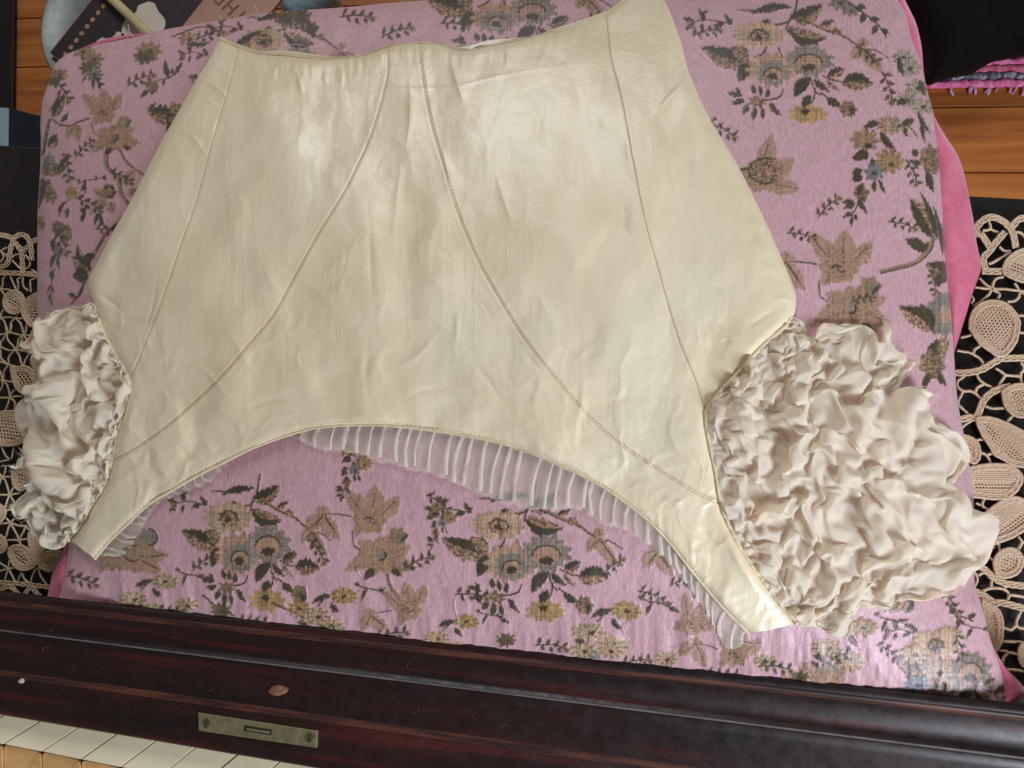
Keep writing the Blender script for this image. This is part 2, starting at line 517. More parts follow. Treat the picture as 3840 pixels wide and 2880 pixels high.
def tape(_unused, fr, pts, width=24, z=LZ + .0008):
    """a braided tape: several cords side by side"""
    p = np.array(sc(*fr, pts)); n = max(8, int(np.sum(np.linalg.norm(np.diff(p, axis=0), axis=1)) / 5))
    p = resample(p, n); t = np.gradient(p, axis=0); t /= np.linalg.norm(t, axis=1)[:, None]
    nm = np.stack((-t[:, 1], t[:, 0]), -1)
    k = 4; bag = Bag()
    s = np.arange(n)
    for j in range(k):
        o = (j - (k - 1) / 2) * width / k
        q = p + nm * (o + .8 * np.sin(s * 1.1 + j * math.pi)[:, None])
        w = unproj(q[:, 0], q[:, 1], z + .0003 * (1 if j in (0, k - 1) else 0))
        w[:, 2] += .0003 * np.sin(s * 1.1 + j * math.pi)
        bag.tube(w, width / k * .66 * PX, ns=5)
    bag.build('braid_tape', M_LACE, lace)
def poly_area_sign(p): return np.sign(np.sum(p[:, 0] * np.roll(p[:, 1], -1) - p[:, 1] * np.roll(p[:, 0], -1)))
def inset(p, d):
    t = np.roll(p, -1, 0) - np.roll(p, 1, 0); t /= np.linalg.norm(t, axis=1)[:, None] + 1e-9
    n = np.stack((-t[:, 1], t[:, 0]), -1) * poly_area_sign(p)
    return p + n * d
def clip_line(poly, c, d):
    """intersections of the line c + t d with a closed polygon: sorted t"""
    a = poly; b = np.roll(poly, -1, 0); e = b - a
    den = d[0] * e[:, 1] - d[1] * e[:, 0]
    den = np.where(abs(den) < 1e-9, 1e-9, den)
    s = ((a[:, 0] - c[0]) * e[:, 1] - (a[:, 1] - c[1]) * e[:, 0]) / den
    q = ((a[:, 0] - c[0]) * d[1] - (a[:, 1] - c[1]) * d[0]) / den
    ts = np.sort(s[(q >= 0) & (q < 1)])
    return ts
def motif(fr, pts, angle=0.0, net=(-.55, .55), z=LZ + .0012, rings=3, rot90=False):
    """crocheted leaf: corded rim, tight rows outside the net band, open diagonal net inside it"""
    p = np.array(sc(*fr, pts))
    p = resample(np.vstack((p, p[:1])), 64)[:-1]
    bag = Bag()
    for k in range(rings):
        q = inset(p, 4 + 8.0 * k)
        w = unproj(q[:, 0], q[:, 1], z + .0006 * (1 if k == 0 else .3))
        s = np.arange(len(w)); w[:, 2] += .0002 * np.sin(s * 1.9 + k * 2)
        bag.tube(w, 5.2 * PX * (1 + .1 * np.sin(s * 1.7 + k)), ns=6, closed=True)
    inn = inset(p, 8.0 * rings - 3)
    c = inn.mean(0); a = math.radians(angle)
    d = np.array((math.cos(a), math.sin(a))); nn = np.array((-d[1], d[0]))
    h = np.abs((inn - c) @ nn).max()
    off = -h
    while off < h:                              # rows along the leaf
        f = off / h
        tight = not (net[0] < f < net[1])
        ts = clip_line(inn, c + nn * off, d)
        for u0, u1 in zip(ts[::2], ts[1::2]):
            m = max(4, int((u1 - u0) / 5)); t = np.linspace(u0, u1, m)
            q = c + nn * off + d * t[:, None]
            q = q + nn * (1.6 * np.sin(t * (.55 if tight else .36) + off)[:, None])
            w = unproj(q[:, 0], q[:, 1], z + (.0001 if tight else -.0001)); w[:, 2] += .00022 * np.sin(t * .8 + off * 1.3)
            bag.tube(w, (4.6 if tight else 3.4) * PX, ns=5)
        off += 8.0 if tight else 12.5
    L = np.abs((inn - c) @ d).max(); off = -L
    e = nn * 1.0 + d * .35; e /= np.linalg.norm(e)
    while off < L:                              # cross bars only in the net band
        for (bands) in ((net[0] * h - 6, net[1] * h + 6),):
            ts = clip_line(inn, c + d * off, e)
            for u0, u1 in zip(ts[::2], ts[1::2]):
                u0 = max(u0, bands[0]); u1 = min(u1, bands[1])
                if u1 - u0 < 6: continue
                m = max(4, int((u1 - u0) / 5)); t = np.linspace(u0, u1, m)
                q = c + d * off + e * t[:, None] + d * (1.8 * np.sin(t * .45 + off))[:, None]
                w = unproj(q[:, 0], q[:, 1], z - .0003)
                bag.tube(w, 3.6 * PX, ns=5)
        off += 12.0
    return bag.build('leaf_motif', M_LACE, lace)
def ell(cx, cy, rx, ry, rot=0, n=18):
    a = np.linspace(0, 2 * math.pi, n, endpoint=False); r = math.radians(rot)
    return [(cx + rx * math.cos(t) * math.cos(r) - ry * math.sin(t) * math.sin(r), cy + rx * math.cos(t) * math.sin(r) + ry * math.sin(t) * math.cos(r)) for t in a]

bg_r = Bag(); tp_r = Bag(); bg_l = Bag(); tp_l = Bag()
for pts in ([(500, 450), (490, 330), (560, 240), (650, 190), (750, 200), (870, 270), (960, 400), (1000, 590)], [(940, 330), (1020, 230), (1106, 200), (1250, 230)],
            [(540, 400), (600, 480), (660, 580)], [(860, 380), (740, 520), (650, 640), (580, 720), (600, 860)], [(560, 885), (690, 890), (820, 890)]):
    tape(tp_r, R1, pts)
for pts in ([(650, 240), (665, 340), (570, 360)], [(665, 340), (720, 370), (770, 390)], [(790, 570), (850, 620), (930, 630)], [(930, 650), (800, 720), (650, 800)],
            [(690, 1115), (580, 1110), (470, 1100)], [(690, 1115), (870, 1125), (1060, 1145), (1250, 1150)], [(690, 1115), (600, 1050), (530, 985)],
            [(700, 1110), (710, 1030), (750, 985), (830, 965)], [(690, 1115), (650, 1190), (590, 1250), (440, 1350)], [(700, 1130), (790, 1180), (770, 1250)],
            [(1060, 1145), (980, 1050)], [(1060, 1145), (1040, 1220), (980, 1275), (890, 1290)], [(1060, 1145), (1180, 1230)], [(420, 1200), (450, 1250), (420, 1310)],
            [(1040, 1460), (1200, 1470)], [(1000, 380), (1060, 390), (1120, 450)]):
    cord(bg_r, R1, pts)
motif(R1, [(820, 850), (870, 740), (950, 660), (1060, 600), (1200, 590), (1330, 700), (1330, 950), (1200, 1040), (1050, 1030), (930, 980), (840, 930)], 20, (-.2, .6))
y2 = lambda y: y - (1220 - 760) / .2893
motif(R2, [(385, y2(1640)), (390, y2(1520)), (430, y2(1400)), (520, y2(1310)), (640, y2(1265)), (760, y2(1260)), (880, y2(1300)), (990, y2(1400)), (1055, y2(1530)),
           (1050, 60), (1020, 200), (960, 300), (900, 370), (840, 410), (740, 400), (640, 330), (540, 260), (460, 160), (410, 80)], 62, (-.9, .9))
for pts in ([(200, 615), (400, 610), (560, 570), (700, 490), (820, 420)], [(800, 430), (960, 425), (1250, 420)], [(780, 820), (650, 900), (570, 1000), (520, 1130), (470, 1215)],
            [(250, 1230), (400, 1195), (520, 1215)], [(740, 850), (830, 810), (930, 790)]):
    tape(tp_r, R2, pts)
for pts in ([(280, 160), (430, 120)], [(540, 260), (470, 310), (450, 370)], [(240, 330), (350, 340), (450, 375), (530, 430), (575, 490), (570, 550)],
            [(500, 640), (530, 710), (590, 760), (660, 790), (720, 830)], [(740, 560), (850, 640), (820, 720), (770, 810)], [(850, 640), (950, 650), (1050, 665)],
            [(1070, 480), (1100, 560), (1060, 640), (1080, 750)], [(330, 660), (250, 720), (250, 800), (320, 850), (400, 850), (470, 880), (550, 960)],
            [(590, 760), (500, 810), (465, 880)], [(320, 850), (270, 940), (250, 1020), (320, 1090), (400, 1170)], [(610, 1050), (700, 1080), (860, 1070)],
            [(960, 1170), (890, 1250)], [(490, 1495), (550, 1480), (620, 1490)], [(1030, 95), (1200, 100)], [(300, 1330), (340, 1290), (420, 1240)]):
    cord(bg_r, R2, pts)
motif(R2, [(810, 860), (900, 790), (1020, 750), (1150, 760), (1300, 850), (1300, 1150), (1100, 1200), (980, 1180), (900, 1120), (840, 1030)], 70, (-.85, .6))
for big in [[(3659, 1567), (3682, 1561), (3722, 1564), (3766, 1579), (3809, 1599), (3870, 1640), (3890, 1720), (3850, 1752), (3809, 1749), (3780, 1738), (3751, 1720), (3728, 1709), (3705, 1671), (3682, 1637), (3662, 1593)]]:
    motif(((0, 0), 1), big, 42, (-.1, .72))
motif(R2, [(250, 1420), (340, 1415), (440, 1450), (520, 1530), (545, 1640), (530, 1740), (450, 1800), (330, 1700)], 60, (-.3, .3))
motif(R3, [(390, 245), (600, 205), (800, 200), (950, 222), (1060, 310), (1095, 400), (1060, 500), (980, 600), (860, 665), (700, 670), (520, 650), (420, 620), (360, 430)], 1, (.05, .55))
motif(R3, [(510, 980), (600, 840), (720, 740), (850, 660), (1000, 625), (1106, 660), (1250, 720), (1250, 950), (1100, 1080), (950, 1170), (760, 1240), (580, 1310), (500, 1200), (490, 1080)], -36, (.15, .7))
motif(R3, [(700, 1500), (740, 1390), (840, 1310), (960, 1290), (1060, 1350), (1100, 1450), (1080, 1560), (1000, 1650), (860, 1690), (740, 1640)], 25, (-.7, .7))
for pts in ([(540, 60), (620, 100), (675, 195)], [(630, 90), (710, 60)], [(600, 640), (560, 740), (645, 805)], [(490, 710), (550, 745)], [(770, 1240), (800, 1345)],
            [(1030, 1150), (1080, 1220), (1030, 1310)], [(1080, 1220), (1200, 1220)], [(600, 1390), (650, 1420), (715, 1465)], [(480, 960), (520, 990)]):
    cord(bg_r, R3, pts)
tape(tp_r, R3, [(460, 1480), (600, 1580), (700, 1670), (800, 1730), (920, 1765), (1150, 1790)])
for pts in ([(390, -20), (450, 60), (460, 130), (415, 210)], [(470, 60), (540, 20)], [(630, 80), (625, 200)], [(500, 255), (620, 210), (770, 220), (840, 285), (815, 380)],
            [(830, 175), (785, 205), (785, 245)], [(850, 290), (940, 300), (1060, 325)], [(985, 480), (930, 610), (955, 680), (1060, 690)], [(775, 680), (870, 705), (930, 650)],
            [(765, 840), (870, 850), (985, 855)], [(700, 950), (820, 975), (780, 1050), (745, 1170)], [(820, 980), (880, 990), (950, 1010)], [(755, 1180), (900, 1190), (1060, 1205)],
            [(755, 1230), (800, 1310), (830, 1320)]):
    cord(bg_r, R4, pts)
for pts in ([(400, 230), (560, 310), (660, 390)], [(620, 400), (740, 380), (870, 410), (1060, 460)], [(800, 1300), (900, 1340), (960, 1400), (1080, 1440)]):
    tape(tp_r, R4, pts)
motif(R4, [(500, 330), (620, 390), (720, 460), (770, 580), (775, 700), (760, 850), (700, 970), (620, 1000), (560, 700)], 80, (-.6, .35))
motif(R4, [(1000, 850), (950, 950), (960, 1080), (1010, 1160), (1120, 1150), (1160, 1000), (1120, 850)], 80, (-.6, .6))

for pts in ([(-120, 160), (0, 170), (110, 190), (200, 240), (170, 370), (140, 520), (90, 640), (-120, 710)], [(210, 220), (320, 165), (410, 195), (465, 290), (490, 400), (490, 570)],
            [(240, 290), (350, 440)], [(450, 340), (350, 440), (350, 600), (350, 760)], [(-120, 760), (300, 770), (620, 795)], [(480, 280), (620, 230)]):
    tape(tp_l, L1, pts, 19)
for pts in ([(-60, 430), (0, 420), (110, 360)], [(20, 430), (110, 500)], [(30, 440), (55, 520), (0, 600)], [(170, 550), (240, 490), (320, 470)], [(190, 570), (315, 700)],
            [(390, 480), (455, 560), (460, 650), (390, 720)], [(95, 800), (45, 860), (50, 940), (10, 1010)], [(155, 800), (200, 910), (255, 1020)], [(350, 820), (270, 860), (290, 930), (275, 1030)],
            [(365, 810), (360, 950), (440, 1040)], [(590, 830), (480, 890), (490, 1060)], [(10, 1010), (100, 1020), (210, 1035)], [(10, 1010), (80, 1120)],
            [(20, 1465), (140, 1455), (250, 1465), (360, 1475)], [(265, 1390), (250, 1465)], [(250, 1470), (180, 1530), (165, 1680)], [(260, 1480), (330, 1570), (375, 1680)],
            [(30, 1470), (90, 1560), (120, 1680)], [(10, 1480), (20, 1400), (70, 1330)], [(410, 1560), (410, 1680)], [(500, 720), (570, 760)]):
    cord(bg_l, L1, pts, 4.2)
motif(L1, ell(220, 1220, 180, 195), 30, (-.62, .62))
motif(L1, [(500, 1090), (580, 1060), (680, 1100), (680, 1600), (560, 1620), (450, 1590), (380, 1500), (330, 1380), (370, 1200)], -62, (-.2, .25))
N1, N2, N3, N4, N5, N6, N7 = (115, 130), (380, 160), (245, 380), (490, 420), (125, 610), (45, 860), (160, 1130)
for pts in ([N1, (0, 145), (-60, 150)], [N1, (90, 0)], [N1, (180, 60), (180, -20)], [N1, (200, 120), (300, 150), N2], [N2, (330, 0)], [N2, (410, 80), (415, -10)], [N2, (480, 160), (570, 205)],
            [N2, (440, 270), N4], [N2, (290, 230), (270, 370)], [N1, (130, 230), N3], [N1, (30, 250)], [N3, (130, 385), (20, 345)], [N3, (340, 390), N4], [N3, (150, 470), (140, 610)],
            [N3, (310, 500), (350, 640)], [N4, (540, 320), (590, 260)], [N4, (620, 420)], [N4, (390, 540), (370, 640)], [N4, (570, 530), (620, 590)], [N5, (0, 565), (-60, 550)],
            [N5, (20, 510), (0, 390)], [N5, (60, 740), N6], [N5, (250, 645)], [(620, 590), (520, 700)], [N6, (-60, 860)], [N6, (190, 885)], [N6, (0, 710)], [N6, (30, 970), (-20, 1040)],
            [N6, (120, 950), N7], [N7, (-60, 1125)], [N7, (240, 1108), (370, 1105)], [N7, (190, 1050), (240, 1000)], [N7, (120, 1250), (70, 1350)], [N7, (235, 1200), (225, 1360)],
            [(395, 1130), (350, 1260), (270, 1370)], [(0, 240), (10, 330), (-10, 430)]):
    cord(bg_l, L2, pts, 4.2)
motif(L2, [(150, 640), (250, 640), (380, 620), (480, 660), (570, 740), (600, 900), (560, 1030), (480, 1190), (400, 1120), (260, 1010), (190, 870), (170, 760)], 55, (-.8, .8))
motif(L2, ell(130, 1605, 390, 285), 8, (-.75, .7))
M1, M2, M3, M4, M5 = (20, 475), (90, 640), (100, 905), (180, 1070), (80, 1340)
for pts in ([(-40, 335), (90, 310)], [(20, 180), (50, 270), (90, 310)], [(135, 180), (110, 300)], [(165, 180), (225, 265)], [(50, 370), (45, 440), M1], [M1, (-30, 400)], [M1, (110, 470)], [M1, (-20, 580)],
            [M1, (60, 520), M2], [M2, (-40, 640)], [M2, (190, 625)], [M2, (130, 570)], [M2, (50, 760)], [M2, (160, 740)], [(50, 785), (160, 780)], [M3, (-40, 918)], [M3, (50, 850)], [M3, (135, 865)],
            [M3, (170, 930), (235, 935)], [M3, (45, 1060)], [M3, (140, 980), M4], [(235, 935), (300, 1000)], [(235, 935), (220, 1000), M4], [M4, (70, 1070)], [M4, (270, 1060)], [M4, (200, 1120)],
            [M5, (-20, 1270)], [M5, (-40, 1375)], [M5, (90, 1260)], [M5, (190, 1330)], [M5, (150, 1470)], [M5, (40, 1470)], [(205, 1350), (230, 1430), (280, 1475)], [(350, 1330), (310, 1400), (290, 1480)],
            [(365, 1330), (390, 1420), (440, 1490)], [(210, 1370), (155, 1475)]):
    cord(bg_l, L3, pts, 4.2)
for pts in ([(-60, 1465), (200, 1482), (470, 1512)], [(-10, 1540), (60, 1510), (120, 1520), (170, 1580)], [(230, 1590), (290, 1520), (380, 1600)]):
    tape(tp_l, L3, pts, 17)
motif(L3, [(100, 430), (170, 390), (280, 380), (310, 500), (240, 590), (180, 610), (120, 550)], 20, (-.6, .6))
motif(L3, [(0, 720), (60, 780), (50, 850), (0, 910), (-70, 850), (-70, 760)], 60, (-.5, .5))
motif(L3, [(0, 1010), (50, 1050), (75, 1130), (50, 1180), (0, 1200), (-70, 1150), (-70, 1050)], 20, (-.4, .4))
motif(L3, [(260, 1000), (340, 1000), (430, 1060), (430, 1150), (390, 1240), (350, 1310), (310, 1230), (270, 1130)], 72, (-.2, .2))
motif(L3, [(70, 1200), (90, 1130), (180, 1110), (260, 1140), (310, 1230), (340, 1310), (290, 1350), (200, 1360), (120, 1310)], 35, (-.55, .3))
motif(L3, [(430, 1170), (580, 1170), (580, 1290), (480, 1370), (400, 1350), (360, 1310)], -25, (-.5, .5))
for b in (bg_r, bg_l): tag(b.build('net_cords', M_LACE, lace), kind='stuff')

# ================================================================== cushion
CL = [(280, 189), (236, 213), (206, 243), (189, 290), (172, 338), (159, 381), (152, 456), (153, 540), (150, 640), (141, 791), (140, 983), (141, 1174), (150, 1400),
      (185, 1650), (235, 1900), (256, 2042), (239, 2157), (224, 2235), (216, 2260)]
CR = [(3340, -40), (3372, 5), (3399, 60), (3418, 145), (3455, 231), (3474, 328), (3500, 424), (3513, 530), (3524, 651), (3534, 795), (3542, 948), (3558, 1107), (3572, 1234),
      (3582, 1394), (3592, 1509), (3615, 1631), (3636, 1749), (3650, 1871), (3656, 1969), (3652, 2080), (3656, 2187), (3680, 2265), (3711, 2384), (3746, 2485), (3764, 2563), (3776, 2652)]
CT = [(280, 189), (380, 163), (500, 140), (600, 114), (800, 80), (1000, 48), (1280, 28), (1500, 8), (2000, -24), (2480, -46), (2900, -58), (3200, -56), (3340, -40)]
CB = [(216, 2260), (1000, 2345), (1920, 2447), (2900, 2554), (3776, 2652)]
CLa, CRa, CTa, CBa = [np.array(a, float) for a in (CL, CR, CT, CB)]
Z_SEAM, Z_TOP = .034, .104
def cush_z(px, py):
    px = np.asarray(px, float); py = np.asarray(py, float)
    xl = np.interp(py, CLa[:, 1], CLa[:, 0]); xr = np.interp(py, CRa[:, 1], CRa[:, 0])
    yt = np.interp(px, CTa[:, 0], CTa[:, 1]); yb = np.interp(px, CBa[:, 0], CBa[:, 1]) + 14
    u = (2 * px - xl - xr) / (xr - xl); v = (2 * py - yt - yb) / (yb - yt)
    k = np.clip(1 - np.abs(u) ** 2.5, 0, 1) ** .58 * np.clip(1 - np.abs(v) ** 2.7, 0, 1) ** .58
    return Z_SEAM + (Z_TOP - Z_SEAM) * k

# ---- the woven flowers, painted as thread colours on a canvas of half photo pixels
CW, CH = 1920, 1440
PINK = np.array((195, 153, 156.)); TAN = (140, 112, 84.); DK = (60, 53, 30.); OLV = (88, 74, 46.); BLU = (122, 112, 98.); YEL = (158, 126, 78.); CRM = (170, 143, 112.); LTN = (164, 128, 104.)
canvas = np.empty((CH, CW, 3)); canvas[:] = PINK
relief = np.zeros((CH, CW))
_r = np.random.RandomState(11)
jit = (_r.rand(CW // 2 + 2) - .5); jit = np.repeat(jit, 2)[:CW]
jit_row = (_r.rand(CH) - .5)
THR = _r.rand(CH // 2 + 1, CW // 4 + 1).repeat(2, 0).repeat(4, 1)[:CH, :CW]
def inside(poly, x, y):
    r = np.zeros(np.broadcast(x, y).shape, bool)
    a = poly; b = np.roll(poly, -1, 0)
    for (x0, y0), (x1, y1) in zip(a, b):
        if y0 == y1: continue
        c = ((y0 > y) != (y1 > y)) & (x < (x1 - x0) * (y - y0) / (y1 - y0) + x0)
        r ^= c
    return r
def fill(poly, c, hatch=None, jag=9.0, rel=1.0, alpha=1.0):
    poly = np.asarray(poly, float)
    x0 = int(max(0, poly[:, 0].min() // 2 - 4)); x1 = int(min(CW, poly[:, 0].max() // 2 + 5))
    y0 = int(max(0, poly[:, 1].min() // 2 - 6)); y1 = int(min(CH, poly[:, 1].max() // 2 + 7))
    if x1 <= x0 or y1 <= y0: return
    gx = (np.arange(x0, x1) * 2.0)[None, :]; gy = (np.arange(y0, y1) * 2.0)[:, None]
    yy = gy + jag * jit[x0:x1][None, :]; xx = gx + jag * .35 * jit_row[y0:y1][:, None]
    m = inside(poly, xx, yy)
    cc = np.empty(m.shape + (3,)); cc[:] = c
    cc *= (1 + .16 * jit[x0:x1][None, :, None] * 2 + .12 * jit_row[y0:y1][:, None, None] * 2)
    if hatch is not None:
        hm = THR[y0:y1, x0:x1] < .46
        cc = np.where(hm[..., None], np.array(hatch), cc)
    sub = canvas[y0:y1, x0:x1]
    sub[m] = sub[m] * (1 - alpha) + cc[m] * alpha
    relief[y0:y1, x0:x1][m] = rel
def strip(pts, w, c, n=None, **k):
    p = np.asarray(pts, float)
    if len(p) > 2: p = resample(p, max(8, len(p) * 6))
    t = np.gradient(p, axis=0); t /= np.linalg.norm(t, axis=1)[:, None] + 1e-9
    nm = np.stack((-t[:, 1], t[:, 0]), -1)
    ww = np.full(len(p), w / 2.0)
    fill(np.vstack((p + nm * ww[:, None], (p - nm * ww[:, None])[::-1])), c, jag=4, **k)
def leaf_shape(b, t, w, side=0, bend=.0, serr=.0):
    b = np.array(b, float); t = np.array(t, float); d = t - b; L = np.linalg.norm(d) + 1e-6; n = np.array((-d[1], d[0])) / L
    s = np.linspace(0, 1, 15)
    prof = np.sin(math.pi * s ** .8) ** .85 * w / 2
    if serr: prof = prof * (1 + serr * np.sin(s * 34))
    mid = b + d * s[:, None] + n * (bend * L * np.sin(math.pi * s))[:, None]
    up_ = mid + n * prof[:, None]; dn_ = mid - n * prof[:, None]
    if side > 0: return np.vstack((up_, mid[::-1]))
    if side < 0: return np.vstack((mid, dn_[::-1]))
    return np.vstack((up_, dn_[::-1]))
def leaf(T, b, t, w, mode='ld', bend=.05):
    b, t = T(b), T(t); w = w * T.s
    if mode == 'ld':
        fill(leaf_shape(b, t, w, -1, bend, .12), LTN, hatch=OLV); fill(leaf_shape(b, t, w, 1, bend, .12), DK, hatch=None)
    elif mode == 'dl':
        fill(leaf_shape(b, t, w, 1, bend, .12), LTN, hatch=OLV); fill(leaf_shape(b, t, w, -1, bend, .12), DK)
    elif mode == 'd': fill(leaf_shape(b, t, w, 0, bend, .12), DK); strip([b, t], 3, OLV)
    elif mode == 'l': fill(leaf_shape(b, t, w, 0, bend, .12), LTN, hatch=OLV)
    elif mode == 't':
        fill(leaf_shape(b, t, w, 0, bend, .12), TAN, hatch=LTN, alpha=.8)
        strip([b + (t - b) * .15, b + (t - b) * .75], 5 * T.s, DK)
def flower(T, c, rx, ry, n, colr, seed=0, hatch=None, dent=.2):
    c = T(c); a = np.linspace(0, 2 * math.pi, 90, endpoint=False)
    r = 1 - dent * (.5 + .5 * np.cos(n * a + seed)) + .07 * vnoise(a * 3 + seed, a * 0 + seed)
    fill(np.stack((c[0] + rx * T.s * r * np.cos(a), c[1] + ry * T.s * T.ry * r * np.sin(a)), -1), colr, hatch=hatch)
def petals(T, c, rx, ry, n, colr, seed=0, w=3.5):
    """thin dark separations running from the flower's eye"""
    c = T(c)
    for k in range(n):
        a = 2 * math.pi * k / n + seed
        strip([c + np.array((rx * .45 * math.cos(a), ry * T.ry * .45 * math.sin(a))) * T.s, c + np.array((rx * .92 * math.cos(a), ry * T.ry * .92 * math.sin(a))) * T.s], w, colr)
def ring(T, c, rx, ry, w, colr, a0=0, a1=360):
    c = T(c); a = np.radians(np.linspace(a0, a1, 20))
    strip(np.stack((c[0] + rx * T.s * np.cos(a), c[1] + ry * T.s * T.ry * np.sin(a)), -1), w, colr)
def stem(T, pts, w, colr=DK): strip([T(p) for p in pts], max(3.5, w * T.s), colr)
class TR:
    """places a motif drawn in local units (origin at its anchor) on the cloth"""
    def __init__(s, ox, oy, ax, ay, sc_=1., sx=1., sy=1., rot=0.):
        s.o = np.array((ox, oy), float); s.a = np.array((ax, ay), float); s.s = sc_ * (sx + sy) / 2; s.sx = sc_ * sx; s.sy = sc_ * sy
        s.ry = sy / sx; s.r = math.radians(rot)
    def __call__(s, p):
        d = (np.array(p, float) - s.o) * (s.sx, s.sy)
        return s.a + np.array((d[0] * math.cos(s.r) - d[1] * math.sin(s.r), d[0] * math.sin(s.r) + d[1] * math.cos(s.r)))
def sprig(T, pts, leaves, c=DK):
    stem(T, pts, 6, c)
    for (b, t, w) in leaves: leaf(T, b, t, w, 'd', 0)
def spray_a(ax, ay, sx=1., sy=1., rot=0, branch=True, cream=CRM, low=True):
    T = TR(635, 310, ax, ay, .7474, sx, sy, rot)
    if branch:
        stem(T, [(580, -30), (560, 60), (520, 115), (420, 125), (380, 140)], 10); stem(T, [(540, 90), (520, 150), (545, 170)], 8)
        leaf(T, (535, 95), (705, 22), 90, 'dl', .12); leaf(T, (525, 145), (725, 190), 85, 'ld', .12)
        leaf(T, (545, 40), (340, 70), 34, 'd', .1); leaf(T, (470, 60), (270, 50), 14, 'd', .0); leaf(T, (440, 105), (380, 130), 30, 'd')
        stem(T, [(585, 85), (700, 140), (800, 175), (850, 210), (900, 235)], 12, TAN); stem(T, [(585, 92), (700, 147), (800, 182), (900, 242), (960, 250), (1030, 290)], 6)
        leaf(T, (690, 130), (760, 100), 34, 'dl'); leaf(T, (740, 150), (800, 160), 40, 'l')
        for t in ((845, 300), (935, 320), (1010, 372), (905, 190)): leaf(T, (905, 235), t, 62, 't')
        stem(T, [(905, 240), (880, 290)], 5); stem(T, [(905, 240), (960, 310)], 5)
    # sprig left of the cream flower
    sprig(T, [(250, 120), (170, 105), (110, 100), (20, 120)], [((240, 115), (205, 70), 22), ((225, 120), (250, 95), 24), ((210, 112), (150, 135), 26), ((110, 100), (80, 45), 26), ((90, 60), (130, 60), 18),
          ((60, 110), (0, 90), 26), ((60, 120), (10, 150), 26), ((100, 115), (95, 155), 20)])
    leaf(T, (60, 115), (20, 130), 30, 't')
    flower(T, (385, 175), 140, 70, 15, cream, 1, hatch=None, dent=.18); petals(T, (385, 175), 140, 70, 15, LTN, .2)
    flower(T, (385, 180), 60, 40, 9, LTN, 2, hatch=OLV); ring(T, (385, 180), 44, 30, 5, DK, 150, 380); flower(T, (380, 188), 20, 14, 6, DK, 2)
    stem(T, [(420, 235), (400, 270), (355, 290)], 10); stem(T, [(480, 240), (500, 290)], 8)
    leaf(T, (335, 312), (88, 235), 105, 'ld', -.06); leaf(T, (330, 300), (240, 232), 72, 'l'); leaf(T, (340, 318), (278, 412), 72, 'd')
    flower(T, (448, 352), 135, 92, 14, LTN, 3, dent=.22); petals(T, (448, 352), 135, 92, 14, CRM, .1)
    flower(T, (452, 368), 95, 68, 12, BLU, 4, dent=.25); flower(T, (455, 375), 50, 36, 8, LTN, 5); ring(T, (455, 375), 48, 34, 6, DK, 160, 330); flower(T, (450, 385), 30, 20, 6, DK, 3)
    flower(T, (632, 305), 128, 88, 13, BLU, 6, dent=.22); petals(T, (632, 305), 128, 88, 13, LTN, .3)
    flower(T, (630, 318), 68, 45, 9, LTN, 7, dent=.1); ring(T, (630, 316), 68, 44, 6, DK, 175, 365); flower(T, (632, 340), 42, 20, 7, DK, 8)
    leaf(T, (640, 392), (556, 490), 62, 'd', .1); leaf(T, (655, 398), (738, 458), 34, 'd'); stem(T, [(640, 385), (660, 450), (690, 480)], 7)
    leaf(T, (725, 385), (812, 342), 58, 'dl'); leaf(T, (800, 415), (958, 420), 92, 'dl', -.05); leaf(T, (720, 400), (790, 460), 26, 'l'); stem(T, [(700, 380), (760, 405), (830, 412)], 7)
    if low:
        stem(T, [(505, 450), (480, 490), (400, 505), (330, 520)], 9)
        for b, t, w in (((360, 470), (345, 425), 30), ((390, 480), (385, 428), 26), ((420, 490), (430, 440), 28), ((300, 480), (220, 462), 26), ((310, 505), (240, 515), 30), ((330, 530), (300, 570), 34),
                        ((365, 540), (350, 605), 30), ((395, 540), (405, 600), 24), ((430, 520), (470, 545), 22), ((440, 540), (495, 580), 24), ((350, 490), (400, 540), 40), ((285, 470), (265, 440), 22)):
            leaf(T, b, t, w, 'd', 0)
        flower(T, (370, 515), 50, 34, 7, TAN, 2, hatch=OLV, dent=.5)
        stem(T, [(665, 440), (655, 500), (620, 540)], 8); leaf(T, (640, 480), (600, 540), 46, 'd')
        flower(T, (628, 575), 108, 50, 9, YEL, 4, dent=.25); petals(T, (628, 575), 100, 44, 9, LTN, .4); flower(T, (615, 560), 24, 16, 6, DK, 2)
        stem(T, [(690, 465), (770, 520)], 8); leaf(T, (720, 490), (800, 535), 40, 'd'); flower(T, (830, 548), 46, 44, 6, TAN, 3, hatch=OLV); leaf(T, (840, 540), (865, 580), 30, 'd')
